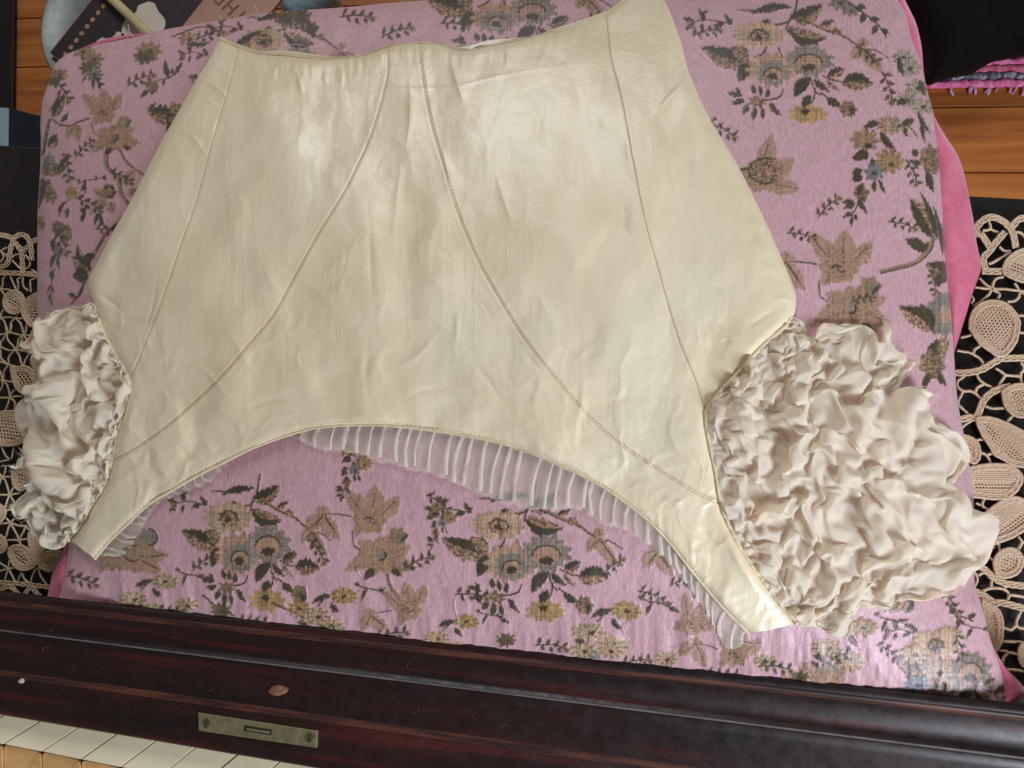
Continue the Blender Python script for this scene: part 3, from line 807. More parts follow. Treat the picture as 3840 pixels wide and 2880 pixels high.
def star_b(ax, ay, s=1., rot=0, lower=True, left=True, c1=None, sx=1, sy=1):
    T = TR(2000, 560, ax, ay, .5063 * s, sx, sy, rot)
    c1 = c1 or 't'
    if left:
        stem(T, [(1600, 560), (1720, 555), (1850, 572)], 9)
        for t in ((1525, 690), (1650, 490), (1770, 745)): leaf(T, (1640, 560), t, 120, 't')
        stem(T, [(1640, 560), (1590, 640)], 8); stem(T, [(1650, 565), (1720, 665)], 8)
    leaf(T, (1960, 580), (1800, 370), 130, 't'); leaf(T, (2060, 580), (2215, 420), 120, 't'); leaf(T, (2010, 580), (2030, 340), 150, 't'); leaf(T, (1960, 620), (1880, 720), 90, 't')
    flower(T, (1995, 600), 130, 110, 8, TAN, 2, hatch=LTN); stem(T, [(1940, 600), (1975, 578), (2010, 592)], 12); stem(T, [(1985, 590), (2000, 622), (2040, 612)], 10); flower(T, (1978, 612), 20, 16, 4, BLU, 1, dent=.5)
    if lower:
        for t, w in (((1800, 985), 120), ((2310, 790), 130), ((2340, 960), 130), ((2250, 1020), 90), ((1900, 760), 110), ((2150, 700), 110)): leaf(T, (2080, 860), t, w, 't')
        flower(T, (2070, 870), 170, 150, 9, TAN, 5, hatch=LTN); flower(T, (2070, 850), 40, 44, 5, BLU, 3, dent=.5); ring(T, (2075, 860), 30, 36, 9, DK, -40, 120)
        flower(T, (2200, 720), 80, 70, 6, TAN, 4); flower(T, (2225, 730), 48, 46, 4, BLU, 5, dent=.4); leaf(T, (2215, 760), (2265, 700), 26, 'd')
        stem(T, [(1860, 680), (1870, 780), (1920, 820)], 9); leaf(T, (2020, 960), (1950, 1050), 60, 'd'); leaf(T, (2150, 960), (2220, 1010), 50, 'd')
        stem(T, [(2120, 1000), (2150, 1100), (2230, 1200), (2330, 1290)], 26, TAN); stem(T, [(2112, 1000), (2142, 1105), (2222, 1205), (2322, 1295)], 9)
def cluster_c(ax, ay, s=1., c=YEL, sy=1.):
    """yellow flower, cream pair and a blue one, as along the front roll of the cushion"""
    T = TR(1540, 870, ax, ay, .6148 * s, 1, sy)
    flower(T, (1540, 870), 100, 62, 10, c, 2, dent=.22); petals(T, (1540, 870), 100, 62, 10, OLV, .3); flower(T, (1540, 875), 22, 14, 6, DK, 1)
    leaf(T, (1450, 865), (1320, 915), 44, 'd'); leaf(T, (1450, 920), (1510, 985), 40, 'd'); stem(T, [(1400, 900), (1360, 940)], 8)
    stem(T, [(1610, 785), (1680, 815), (1760, 830), (1860, 872)], 9); leaf(T, (1640, 800), (1620, 775), 26, 'd'); leaf(T, (1700, 820), (1660, 900), 24, 'd'); leaf(T, (1760, 830), (1830, 820), 24, 'd'); leaf(T, (1800, 845), (1870, 880), 30, 'd')
    flower(T, (1310, 1000), 110, 60, 9, CRM, 3); petals(T, (1310, 1000), 110, 60, 9, OLV, .2); flower(T, (1325, 1005), 22, 14, 5, DK, 1)
    flower(T, (1450, 1090), 110, 70, 9, CRM, 4); petals(T, (1450, 1090), 110, 70, 9, OLV, .1); flower(T, (1460, 1078), 20, 14, 5, DK, 1)
    flower(T, (1310, 1145), 80, 46, 8, (116, 114, 112), 5); leaf(T, (1300, 1080), (1220, 1050), 40, 'd'); leaf(T, (1260, 1120), (1200, 1090), 30, 'd')
def droop_d(ax, ay, s=1., rot=0, cool=False, top=True, sx=1, sy=1):
    T = TR(960, 860, ax, ay, .7474 * s, sx, sy, rot)
    if top:
        flower(T, (1040, 630), 80, 52, 10, CRM if cool else LTN, 2, dent=.3); petals(T, (1040, 630), 80, 52, 10, OLV, .3)
        leaf(T, (985, 615), (905, 640), 36, 'd'); leaf(T, (990, 660), (1075, 765), 36, 'd'); stem(T, [(960, 650), (935, 680)], 6)
        stem(T, [(1080, 600), (1140, 640), (1180, 690)], 7); leaf(T, (1110, 630), (1130, 690), 24, 'd')
    flower(T, (915, 705), 78, 62, 8, TAN, 3, dent=.3); petals(T, (915, 705), 78, 62, 8, OLV, .2); flower(T, (930, 730), 20, 14, 5, DK, 1)
    flower(T, (1035, 810), 80, 68, 10, (150, 118, 84), 4, dent=.3); petals(T, (1035, 810), 80, 68, 10, OLV, .1); flower(T, (1045, 825), 16, 12, 5, DK, 1)
    leaf(T, (935, 770), (850, 800), 54, 'd'); leaf(T, (900, 850), (850, 880), 40, 'd'); leaf(T, (905, 890), (845, 905), 40, 'd'); leaf(T, (950, 790), (960, 840), 24, 'd')
    flower(T, (960, 865), 58, 52, 7, (110, 106, 104), 5, dent=.35); flower(T, (962, 870), 16, 14, 5, DK, 1); leaf(T, (960, 910), (965, 965), 26, 'd'); leaf(T, (985, 900), (1018, 970), 20, 'd')
    flower(T, (895, 965), 42, 40, 6, TAN, 4, hatch=OLV); leaf(T, (900, 920), (880, 985), 28, 'd')
    stem(T, [(885, 990), (872, 1040), (850, 1080), (845, 1125)], 6)
    for b, t, w in (((865, 1020), (800, 1010), 30), ((862, 1030), (805, 1045), 28), ((880, 1010), (925, 1070), 26), ((880, 1000), (920, 1010), 20), ((855, 1070), (800, 1090), 24), ((860, 1075), (875, 1105), 20), ((848, 1090), (846, 1135), 20)):
        leaf(T, b, t, w, 'd', 0)
def puff(ax, ay, s=1., c=CRM, n=10):
    T = TR(0, 0, ax, ay, s)
    flower(T, (0, 0), 60, 42, n, c, ax, dent=.35); petals(T, (0, 0), 60, 42, n, OLV, .1); flower(T, (4, 4), 14, 10, 5, DK, 1)

# right and upper part
spray_a(3035, 232)
spray_a(2000, 40, 1.0, .95)
spray_a(1130, 240, .75, .9)
star_b(2870, 655, 1.1, 55, lower=False, left=False)
T = TR(0, 0, 2870, 640)
flower(T, (0, 0), 70, 60, 7, OLV, 3, hatch=LTN, dent=.3); ring(T, (0, 0), 60, 48, 6, DK, 60, 300); stem(T, [(-140, 0), (-60, -8)], 10)
droop_d(3278, 643)
star_b(3150, 985, 1.12)
for (b, t, w, m) in (((3500, 890), (3412, 745), 74, 'dl'), ((3515, 900), (3450, 720), 24, 'd'), ((3535, 960), (3500, 770), 16, 'd'), ((3470, 945), (3395, 895), 44, 'd'), ((3460, 955), (3480, 905), 26, 'd'),
                     ((3560, 1040), (3470, 990), 70, 'ld'), ((3510, 1065), (3555, 1010), 44, 'd')):
    leaf(TR(0, 0, 0, 0), b, t, w, m)
stem(TR(0, 0, 0, 0), [(3500, 890), (3480, 940), (3430, 985), (3360, 1005), (3300, 1020)], 14, TAN); stem(TR(0, 0, 0, 0), [(3506, 894), (3486, 946), (3434, 991), (3362, 1011), (3300, 1026)], 5)
T0 = TR(0, 0, 0, 0)
flower(T0, (3540, 1180), 70, 90, 9, BLU, 2); flower(T0, (3545, 1185), 30, 34, 7, LTN, 3); leaf(T0, (3500, 1240), (3370, 1150), 74, 'ld'); leaf(T0, (3500, 1230), (3450, 1140), 44, 'd')
leaf(T0, (3560, 1280), (3470, 1330), 50, 'd'); leaf(T0, (3540, 1250), (3540, 1360), 40, 'l'); flower(T0, (3495, 1370), 50, 60, 7, TAN, 2, hatch=OLV); leaf(T0, (3490, 1400), (3460, 1470), 26, 'd'); leaf(T0, (3520, 1400), (3550, 1450), 24, 'd')
for x, y, s in ((3385, 215, .7), (3410, 255, .85), (3440, 330, .9), (3400, 375, .7), (3460, 400, .8), (3370, 470, .6)): puff(x, y, s, (150, 134, 116), 7)
for b, t, w in (((3370, 210), (3390, 290), 20), ((3440, 420), (3490, 500), 16), ((3460, 440), (3470, 540), 18), ((3430, 450), (3380, 470), 26), ((3400, 380), (3360, 390), 26), ((3450, 300), (3470, 360), 20)): leaf(T0, b, t, w, 'd')
for x, y, s in ((3150, 10, .8), (3190, 40, .6)): puff(x, y, s, BLU, 7)
sprig(T0, [(3180, 10), (3240, 50), (3290, 90), (3325, 140)], [((3210, 25), (3250, 30), 22), ((3240, 50), (3230, 90), 24), ((3260, 70), (3300, 75), 22), ((3290, 95), (3270, 130), 22), ((3305, 110), (3335, 125), 20)])
flower(T0, (3490, 600), 44, 60, 7, TAN, 2, hatch=OLV); leaf(T0, (3480, 640), (3500, 720), 30, 'd'); leaf(T0, (3440, 590), (3420, 560), 24, 'd'); leaf(T0, (3450, 620), (3420, 610), 24, 'd')
# front band of the cushion
spray_a(1008, 2045, .8, 1.05)
spray_a(2052, 2078, .97, 1.08)
star_b(1393, 1930, 1.0)
star_b(430, 2075, .9, lower=False, left=False)
T = TR(0, 0, 500, 2075); flower(T, (0, 0), 110, 78, 9, TAN, 3, hatch=LTN); ring(T, (0, 0), 36, 30, 6, DK, 20, 300); leaf(T, (30, 20), (140, 0), 50, 't'); leaf(T, (20, 20), (110, 70), 60, 't'); flower(T, (58, -60), 34, 32, 6, BLU, 3); ring(T, (58, -60), 32, 30, 6, DK, -90, 100)
star_b(2640, 2070, .95, 0, lower=False)
cluster_c(2350, 2290); cluster_c(1290, 2235, .9); cluster_c(3237, 2354, .95); cluster_c(620, 2180, .85, CRM)
cluster_c(3560, 2380, .9, CRM); cluster_c(1750, 2330, .8)
star_b(2760, 2440, .85, 10, lower=False); star_b(1530, 2270, .8, -15, lower=False); star_b(2600, 2330, .8, 30, lower=False, left=False); star_b(3090, 2560, .8, 0, lower=False)
droop_d(1330, 1760, .6, top=False); droop_d(1660, 1960, .5, 0, top=False)
spray_a(3640, 2520, .7, 1.0, branch=False); star_b(3560, 2120, .8, 20, lower=False, left=False); leaf(T0, (3300, 2240), (3390, 2290), 60, 'l'); leaf(T0, (3390, 2300), (3420, 2240), 44, 'ld')
sprig(T0, [(3560, 2300), (3600, 2310), (3650, 2330)], [((3580, 2300), (3560, 2270), 20), ((3600, 2310), (3590, 2360), 20), ((3630, 2320), (3660, 2300), 18)])
stem(T0, [(1020, 2260), (1130, 2310), (1230, 2360)], 7); stem(T0, [(760, 2230), (820, 2280), (880, 2310)], 7)
for x, y, s, c in ((2190, 2440, .9, CRM), (2290, 2440, .8, CRM), (1190, 2310, .9, CRM), (1120, 2280, .8, YEL), (830, 2290, .7, OLV), (3430, 2455, 1.0, CRM), (3520, 2520, 1.1, CRM), (3440, 2570, .9, (116, 122, 130)), (700, 2270, .8, CRM), (2500, 2470, .8, CRM), (2870, 2480, .8, CRM), (1900, 2400, .7, OLV), (3000, 2540, .7, OLV)): puff(x, y, s, c, 9)
# left part
star_b(388, 410, .72, -8, left=False)
T = TR(0, 0, 100, 120, .639)
stem(T, [(465, 720), (470, 790), (530, 850), (555, 950), (600, 1030), (520, 1130), (470, 1170), (420, 1260), (390, 1320)], 22, TAN); stem(T, [(478, 720), (483, 790), (543, 850), (565, 950), (606, 1035), (524, 1140), (474, 1180), (408, 1280)], 7)
stem(T, [(150, 510), (200, 545), (260, 550), (310, 525), (370, 505)], 9); leaf(T, (150, 500), (225, 355), 56, 'dl'); leaf(T, (130, 470), (200, 350), 14, 'd'); leaf(T, (200, 530), (248, 470), 26, 'd')
leaf(T, (275, 550), (240, 630), 50, 't'); leaf(T, (290, 550), (310, 650), 60, 't'); leaf(T, (280, 545), (330, 590), 50, 't')
leaf(T, (130, 680), (180, 595), 60, 'dl'); stem(T, [(140, 510), (120, 600), (100, 720)], 12, OLV); stem(T, [(130, 510), (108, 600), (90, 730)], 5)
flower(T, (135, 770), 44, 60, 7, BLU, 2); leaf(T, (160, 840), (255, 725), 54, 'dl'); flower(T, (140, 810), 60, 40, 8, TAN, 4, hatch=OLV); leaf(T, (120, 860), (160, 1020), 60, 'l'); leaf(T, (100, 850), (70, 1040), 60, 'dl'); flower(T, (140, 960), 40, 44, 6, TAN, 2, hatch=OLV)
flower(T, (85, 1120), 26, 50, 6, YEL, 2, hatch=OLV)
sprig(T, [(470, 840), (410, 865), (350, 870), (300, 890)], [((410, 865), (405, 840), 16), ((350, 870), (320, 930), 18), ((340, 875), (345, 950), 16), ((310, 885), (300, 860), 16), ((450, 850), (465, 870), 20)])
flower(T, (265, 945), 44, 42, 8, (142, 116, 72), 3, dent=.35); leaf(T, (225, 1000), (185, 1060), 26, 'd'); leaf(T, (240, 1030), (235, 1095), 30, 'dl'); stem(T, [(250, 980), (215, 1020), (190, 1080)], 6)
flower(T, (485, 935), 46, 50, 6, TAN, 3); ring(T, (485, 935), 30, 32, 6, DK); petals(T, (485, 935), 44, 44, 5, DK, .3, 5)
leaf(T, (560, 890), (640, 800), 70, 't'); leaf(T, (470, 970), (390, 930), 60, 't'); leaf(T, (470, 980), (370, 1070), 70, 't'); leaf(T, (490, 990), (510, 1060), 70, 't'); leaf(T, (600, 960), (650, 910), 60, 't')
leaf(T, (345, 1060), (315, 1030), 34, 'd'); leaf(T, (345, 1060), (320, 1110), 30, 'd'); leaf(T, (340, 1050), (350, 1010), 20, 'd'); leaf(T, (425, 1060), (400, 1140), 24, 'd'); leaf(T, (430, 1060), (455, 1140), 24, 'd')
flower(T, (185, 1150), 42, 46, 7, (126, 104, 82), 3); petals(T, (185, 1150), 40, 44, 7, DK, .3); flower(T, (230, 1185), 44, 60, 7, (126, 104, 82), 5); petals(T, (230, 1185), 40, 54, 7, DK, .1)
flower(T, (185, 1285), 32, 40, 6, BLU, 2); leaf(T, (170, 1300), (140, 1390), 24, 'd'); leaf(T, (185, 1310), (190, 1390), 20, 'd'); leaf(T, (165, 1210), (150, 1290), 30, 'd')
stem(T, [(165, 1380), (150, 1440), (145, 1520), (140, 1605)], 5)
for b, t, w in (((152, 1400), (150, 1460), 30), ((145, 1490), (120, 1530), 14), ((147, 1490), (160, 1530), 14), ((145, 1540), (125, 1580), 14), ((145, 1560), (148, 1605), 12)): leaf(T, b, t, w, 'd')
leaf(T, (380, 1395), (298, 1250), 40, 'd', -.2); leaf(T, (370, 1400), (262, 1320), 90, 'ld'); leaf(T, (360, 1420), (270, 1440), 90, 'd'); leaf(T, (400, 1310), (330, 1340), 50, 'd'); leaf(T, (290, 1560), (245, 1540), 30, 'd'); leaf(T, (300, 1560), (330, 1470), 20, 'd')
stem(T, [(360, 1430), (320, 1520), (260, 1600)], 8)
spray_a(960, 330, .62, .85, branch=False, low=False)
leaf(T, (870, 510), (705, 470), 110, 'ld'); leaf(T, (890, 480), (850, 410), 80, 'l'); leaf(T, (880, 520), (830, 610), 70, 'd')
sprig(T, [(880, 245), (830, 270), (770, 290), (680, 370)], [((830, 270), (810, 165), 34), ((870, 250), (915, 175), 26), ((860, 250), (850, 215), 26), ((810, 280), (800, 310), 22), ((740, 310), (690, 300), 30), ((720, 340), (665, 385), 26), ((745, 330), (730, 370), 22)])
flower(T, (740, 320), 40, 40, 6, TAN, 3, hatch=OLV)
for x, y, s, c in ((330, 110, 1.2, TAN), (390, 160, 1.1, TAN), (370, 210, 1.0, OLV), (400, 250, .9, BLU), (720, 110, 1.3, TAN), (690, 150, 1.0, OLV), (190, 250, .9, TAN), (150, 290, .7, OLV), (950, 40, 1.0, LTN)): puff(100 + .639 * x, 120 + .639 * y, s * .7, c, 8)
for b, t, w in (((385, 240), (430, 300), 22), ((400, 260), (390, 345), 22), ((420, 270), (435, 345), 20), ((410, 290), (460, 310), 20), ((350, 260), (330, 290), 18)): leaf(T, b, t, w, 'd')
leaf(TR(0, 0, 0, 0), (880, 175), (985, 115), 44, 'dl'); stem(T0, [(640, 140), (760, 100), (860, 130)], 5); leaf(T0, (700, 165), (790, 160), 20, 'd')
for x, y, s in ((1080, 70, .9), (1120, 50, .7), (1160, 100, .6)): puff(x, y, s, OLV, 8)
for b, t, w in (((1150, 95), (1180, 120), 22), ((1170, 105), (1200, 100), 22), ((1160, 110), (1190, 140), 20)): leaf(T0, b, t, w, 'd')

_s = np.random.RandomState(31)
def tiny_sprig(x, y, s, rot):
    T = TR(0, 0, x, y, s, 1, 1, rot)
    stem(T, [(-60, 10), (-20, 0), (30, -6), (70, 6)], 6)
    for k in range(7):
        bx = -50 + k * 18; sd = 1 if k % 2 else -1
        leaf(T, (bx, 4), (bx + 16, sd * (26 + 8 * _s.rand())), 15, 'd', 0)
    flower(T, (74, 6), 20, 16, 6, TAN, k, dent=.4); flower(T, (74, 6), 7, 6, 5, DK, 1)
for x, y, s_, r_ in ((300, 2170, .9, 20), (760, 2110, .8, -30), (1190, 2060, .8, 60), (1560, 2110, .9, -20), (1640, 1880, .8, 40), (1760, 2230, .9, 10), (2290, 2130, .8, -35), (2440, 2230, .8, 25), (2560, 2180, .8, -10), (2900, 2500, .9, 12),
                     (3130, 2470, .9, -20), (3330, 2440, .8, 35), (3420, 2200, .8, -40), (3560, 2250, .9, 60), (3600, 2430, .9, 80), (640, 2290, .8, 8), (940, 2330, .8, 5), (1460, 2380, .9, -8), (2060, 2420, .9, 10), (2380, 2480, .8, -5), (2700, 2530, .9, 4),
                     (2700, 480, .9, 30), (3100, 780, .8, -40), (3420, 640, .8, 70), (3380, 840, .8, 20), (3000, 880, .8, 15), (2640, 120, .8, -10), (3250, 200, .8, 40), (3330, 320, .9, 75), (250, 620, .8, 80), (330, 760, .8, 30), (520, 300, .8, -20), (600, 420, .8, 25),
                     (230, 900, .8, 70), (400, 860, .7, 10), (780, 130, .8, -12), (1330, 60, .9, 5), (1480, 120, .9, -15), (1700, 90, .8, 12), (2250, 60, .8, -8), (230, 330, .8, 60), (310, 560, .7, -40), (450, 660, .7, 30), (3500, 1050, .7, 80), (3230, 1120, .7, -10)):
    tiny_sprig(x, y, s_, r_)
def blur(a, n=1):
    for _ in range(n):
        a = (a + np.roll(a, 1, 0) + np.roll(a, -1, 0)) / 3
        a = (a + np.roll(a, 1, 1) + np.roll(a, -1, 1)) / 3
    return a
relief = blur(relief, 2)

cushion = empty('cushion', unproj(1900, 1300, 0.0))
tag(cushion, 'pink floral brocade cushion lying on the piano top under the cream bodice', 'cushion')
NU, NV = 940, 700
tu = (np.linspace(0, 1, NU)); tv = np.linspace(0, 1, NV)
eL = resample(CL, NV); eR = resample(CR, NV); eT = resample(CT, NU); eB = resample(CB, NU)
def coons(eT, eB, eL, eR):
    nv, nu = len(eL), len(eT)
    s = np.linspace(0, 1, nu)[None, :, None]; t = np.linspace(0, 1, nv)[:, None, None]
    return (1 - t) * eT[None] + t * eB[None] + (1 - s) * eL[:, None] + s * eR[:, None] - (
        (1 - s) * (1 - t) * eT[0] + s * (1 - t) * eT[-1] + (1 - s) * t * eB[0] + s * t * eB[-1])
cp = coons(eT, eB, eL, eR)
cx, cy = cp[..., 0], cp[..., 1]
cz = cush_z(cx, cy)
cz += .0016 * fbm(cx / 420, cy / 300, 3) + .0005 * fbm(cx / 60, cy / 90, 3)
# soft puckers along the front roll and the far rim
edge_f = np.exp(-((np.interp(cx, CBa[:, 0], CBa[:, 1]) - cy) / 170.) ** 2)
cz += edge_f * (.0012 * vnoise(cx / 46., cy / 160.) + .0006 * vnoise(cx / 17., cy / 60.))
edge_t = np.exp(-((cy - np.interp(cx, CTa[:, 0], CTa[:, 1])) / 120.) ** 2)
cz += edge_t * .0012 * vnoise(cx / 60., cy / 140.)
edge_l = np.exp(-((cx - np.interp(cy, CLa[:, 1], CLa[:, 0])) / 70.) ** 2)
cz += edge_l * .0014 * vnoise(cx / 120., cy / 60.)
ix = np.clip(cx / 2, 0, CW - 1.001); iy = np.clip(cy / 2, 0, CH - 1.001)
x0i = ix.astype(int); y0i = iy.astype(int); fx = (ix - x0i); fy = (iy - y0i)
def samp(a):
    f1, f2 = (fx[..., None], fy[..., None]) if a.ndim == 3 else (fx, fy)
    return (a[y0i, x0i] * (1 - f1) + a[y0i, x0i + 1] * f1) * (1 - f2) + (a[y0i + 1, x0i] * (1 - f1) + a[y0i + 1, x0i + 1] * f1) * f2
cz += .0006 * samp(relief)
cw = unproj(cx, cy, cz)
top_panel = mesh_obj('brocade_panel', cw.reshape(-1, 3), grid_faces(NV, NU, True), M_BROCADE, cushion)
wc = lin(np.clip(samp(canvas), 0, 255)).reshape(-1, 3)
att = top_panel.data.attributes.new('weave', 'FLOAT_COLOR', 'POINT')
att.data.foreach_set('color', np.hstack((wc, np.ones((len(wc), 1)))).astype(np.float32).ravel())

# velvet backing that bellies out past the seam
OUT = list(map(tuple, resample(CT, 40)[:-1])) + list(map(tuple, resample(CR, 60)[:-1])) + list(map(tuple, resample(CB, 40)[::-1][:-1])) + list(map(tuple, resample(CL, 60)[::-1][:-1]))
OUT = np.array(OUT)
vel_r = np.array([(-40, 30), (39, 22), (100, 36), (160, 32), (240, 2), (330, -5), (434, -2), (520, 38), (578, 76), (641, 92), (723, 103), (760, 108), (832, 118), (933, 126), (1000, 140), (1029, 130), (1066, 104), (1156, 68), (1234, 34), (1286, 16), (1330, -5),
                  (2400, -5), (2500, 12), (2563, 70), (2640, 110), (2720, 130)], float)
vel_l = np.array([(189, -5), (1200, -5), (1990, -5), (2042, 10), (2098, 34), (2157, 46), (2245, 46), (2300, 46)], float)
vel_t = np.array([(280, -4), (337, 10), (388, 14), (439, 18), (493, 24), (512, 10), (530, -6), (3300, -6), (3340, 10)], float)
off = np.zeros_like(OUT)
nT, nR, nB = 39, 59, 39
for i, (x, y) in enumerate(OUT):
    if i < nT: off[i] = (0, -np.interp(x, vel_t[:, 0], vel_t[:, 1]))
    elif i < nT + nR: off[i] = (np.interp(y, vel_r[:, 0], vel_r[:, 1]), 0)
    elif i < nT + nR + nB: off[i] = (0, 6)
    else: off[i] = (-np.interp(y, vel_l[:, 0], vel_l[:, 1]), 0)
cen = OUT.mean(0)
rows = []
inw = lambda k: OUT + (cen - OUT) / np.linalg.norm(cen - OUT, axis=1)[:, None] * k
rows.append(unproj(inw(14)[:, 0], inw(14)[:, 1], Z_SEAM - .001))
big = np.linalg.norm(off, axis=1)
for f, z in ((.0, Z_SEAM - .0005), (.25, Z_SEAM + .001), (.55, Z_SEAM - .001), (.8, Z_SEAM - .006), (.95, Z_SEAM - .012), (1.0, .018), (.97, .010), (.8, .004)):
    p = OUT + off * f
    zz = np.full(len(p), z) + .002 * vnoise(np.arange(len(p)) * .35, np.full(len(p), f * 3)) * (big > 20)
    rows.append(unproj(p[:, 0], p[:, 1], np.clip(zz, .003, .05)))
q = inw(160); rows.append(unproj(q[:, 0], q[:, 1], .0045))
V = np.array(rows); n = V.shape[1]
i = np.arange(V.shape[0] - 1)[:, None] * n; j = np.arange(n)[None, :]; j2 = (j + 1) % n
fc = np.stack((i + j, i + n + j, i + n + j2, i + j2), -1).reshape(-1, 4)
back_p = mesh_obj('velvet_backing', V.reshape(-1, 3), fc, M_VELVET, cushion)
back_p['label'] = 'pink velvet backing showing past the seam'
ss = back_p.modifiers.new('smooth', 'SUBSURF'); ss.levels = ss.render_levels = 2
# loose silk threads standing off the worn brocade
thr = Bag()
rt = np.random.RandomState(5)
def thread(bag, pts, zs, r=.00018):
    p = resample(pts, 14); z = np.interp(np.linspace(0, 1, 14), np.linspace(0, 1, len(zs)), zs)
    bag.tube(unproj(p[:, 0], p[:, 1], cush_z(p[:, 0], p[:, 1]) + z), r, ns=4)
for pts in ([(955, 20), (965, 45), (963, 72)], [(1070, 170), (1110, 166), (1142, 170)], [(2210, 2400), (2255, 2350), (2262, 2320)], [(1706, 2250), (1712, 2300), (1722, 2335)], [(1340, 80), (1370, 95), (1380, 100)],
            [(2360, 2400), (2340, 2370), (2365, 2340)], [(3350, 20), (3372, 40), (3380, 70)], [(1340, 2130), (1352, 2160)], [(1150, 2200), (1156, 2260)],
            [(480, 90), (486, 120), (500, 140)], [(820, 70), (830, 60), (828, 85)], [(2760, 2380), (2790, 2410), (2850, 2420)]):
    thread(thr, pts, [.001, .003, .002], .00022)
for k in range(130):
    t = rt.rand()
    if t < .45: x = rt.uniform(290, 1550); y = np.interp(x, CTa[:, 0], CTa[:, 1]) + abs(rt.normal(0, 45)) + 4
    elif t < .8: x = rt.uniform(1100, 3500); y = np.interp(x, CBa[:, 0], CBa[:, 1]) - 60 - abs(rt.normal(0, 90))
    else: y = rt.uniform(120, 560); x = np.interp(y, CRa[:, 1], CRa[:, 0]) - 20 - rt.uniform(0, 160)
    L = rt.uniform(5, 22); a = rt.uniform(0, 6.28)
    thread(thr, [(x, y), (x + L * math.cos(a) * .6, y + L * math.sin(a) * .5), (x + L * math.cos(a + .6), y + L * math.sin(a + .6))], [.0004, .0014, .0008], .00014)
tobj = thr.build('loose_threads', plain('loose_thread', rgba(226, 208, 206), .6, var=.1), cushion)
tobj['kind'] = 'stuff'

# ================================================================== cream silk bodice with gauze sleeves
K = 3840 / 2212.0
def k2(pts): return np.array(pts, float) * K
bodice = empty('bodice', unproj(1650, 1000, .09))
tag(bodice, 'cream silk bodice with ruffled gauze sleeves spread upside down on the cushion', 'bodice')

WAIST = k2([(473, 85), (500, 97), (530, 108), (560, 117), (620, 121), (700, 128), (740, 127), (790, 118), (837, 102), (870, 95), (905, 93), (950, 96), (985, 108), (1020, 108), (1060, 98), (1150, 82), (1230, 61), (1310, 33), (1340, 12), (1372, -16), (1425, -18)])
SIDE_L = k2([(473, 85), (455, 122), (430, 163), (390, 232), (340, 322), (290, 420), (245, 500), (215, 558), (194, 598), (192, 628), (204, 660), (214, 690), (226, 722), (248, 765), (270, 800), (278, 825)])
ARM_L = k2([(278, 825), (275, 862), (262, 905), (252, 945), (243, 995), (232, 1035), (212, 1072), (190, 1110), (168, 1145), (150, 1165)])
SIDE_R = k2([(1425, -18), (1445, 20), (1470, 88), (1490, 160), (1530, 250), (1590, 350), (1640, 450), (1690, 560), (1714, 620), (1720, 655), (1708, 692), (1660, 735), (1612, 785), (1570, 830), (1538, 868), (1525, 890)])
ARM_R = k2([(1525, 890), (1526, 925), (1534, 970), (1545, 1020), (1557, 1090), (1572, 1130), (1600, 1185), (1640, 1243), (1690, 1310), (1722, 1345)])
SEAM1 = k2([(515, 103), (490, 200), (460, 300), (425, 430), (390, 530), (360, 620), (330, 700), (303, 768), (288, 805), (278, 825)])
SEAM2 = k2([(837, 102), (836, 165), (808, 270), (780, 340), (740, 420), (690, 500), (640, 590), (590, 680), (540, 740), (480, 810), (420, 868), (360, 920), (300, 963), (243, 995)])
SEAM3 = k2([(905, 93), (912, 160), (930, 260), (955, 350), (985, 450), (1030, 560), (1080, 650), (1130, 730), (1200, 820), (1270, 900), (1340, 962), (1430, 1022), (1500, 1064), (1557, 1090)])
SEAM4 = k2([(1310, 33), (1320, 120), (1345, 220), (1370, 360), (1395, 480), (1430, 610), (1465, 730), (1500, 815), (1525, 890)])
NECK = k2([(205, 1207), (240, 1165), (280, 1127), (320, 1090), (370, 1060), (420, 1031), (480, 1000), (560, 962), (640, 934), (700, 922), (800, 917), (900, 925), (1000, 940), (1100, 962), (1200, 1000), (1300, 1050), (1380, 1108), (1440, 1165), (1500, 1240), (1560, 1310), (1617, 1368)])
END_L = k2([(150, 1165), (178, 1187), (205, 1207)]); END_R = k2([(1617, 1368), (1668, 1360), (1722, 1345)])
def sub(pl, p, q):
    """part of the polyline between the points nearest to p and q"""
    r = resample(pl, 400); i = np.argmin(np.linalg.norm(r - p, axis=1)); j = np.argmin(np.linalg.norm(r - q, axis=1))
    return r[i:j + 1]
outline_side = np.vstack((resample(SIDE_L, 60), resample(ARM_L, 40))); outline_side_r = np.vstack((resample(SIDE_R, 60), resample(ARM_R, 40)))
waist_p = resample(WAIST, 60); neck_p = resample(NECK, 80)
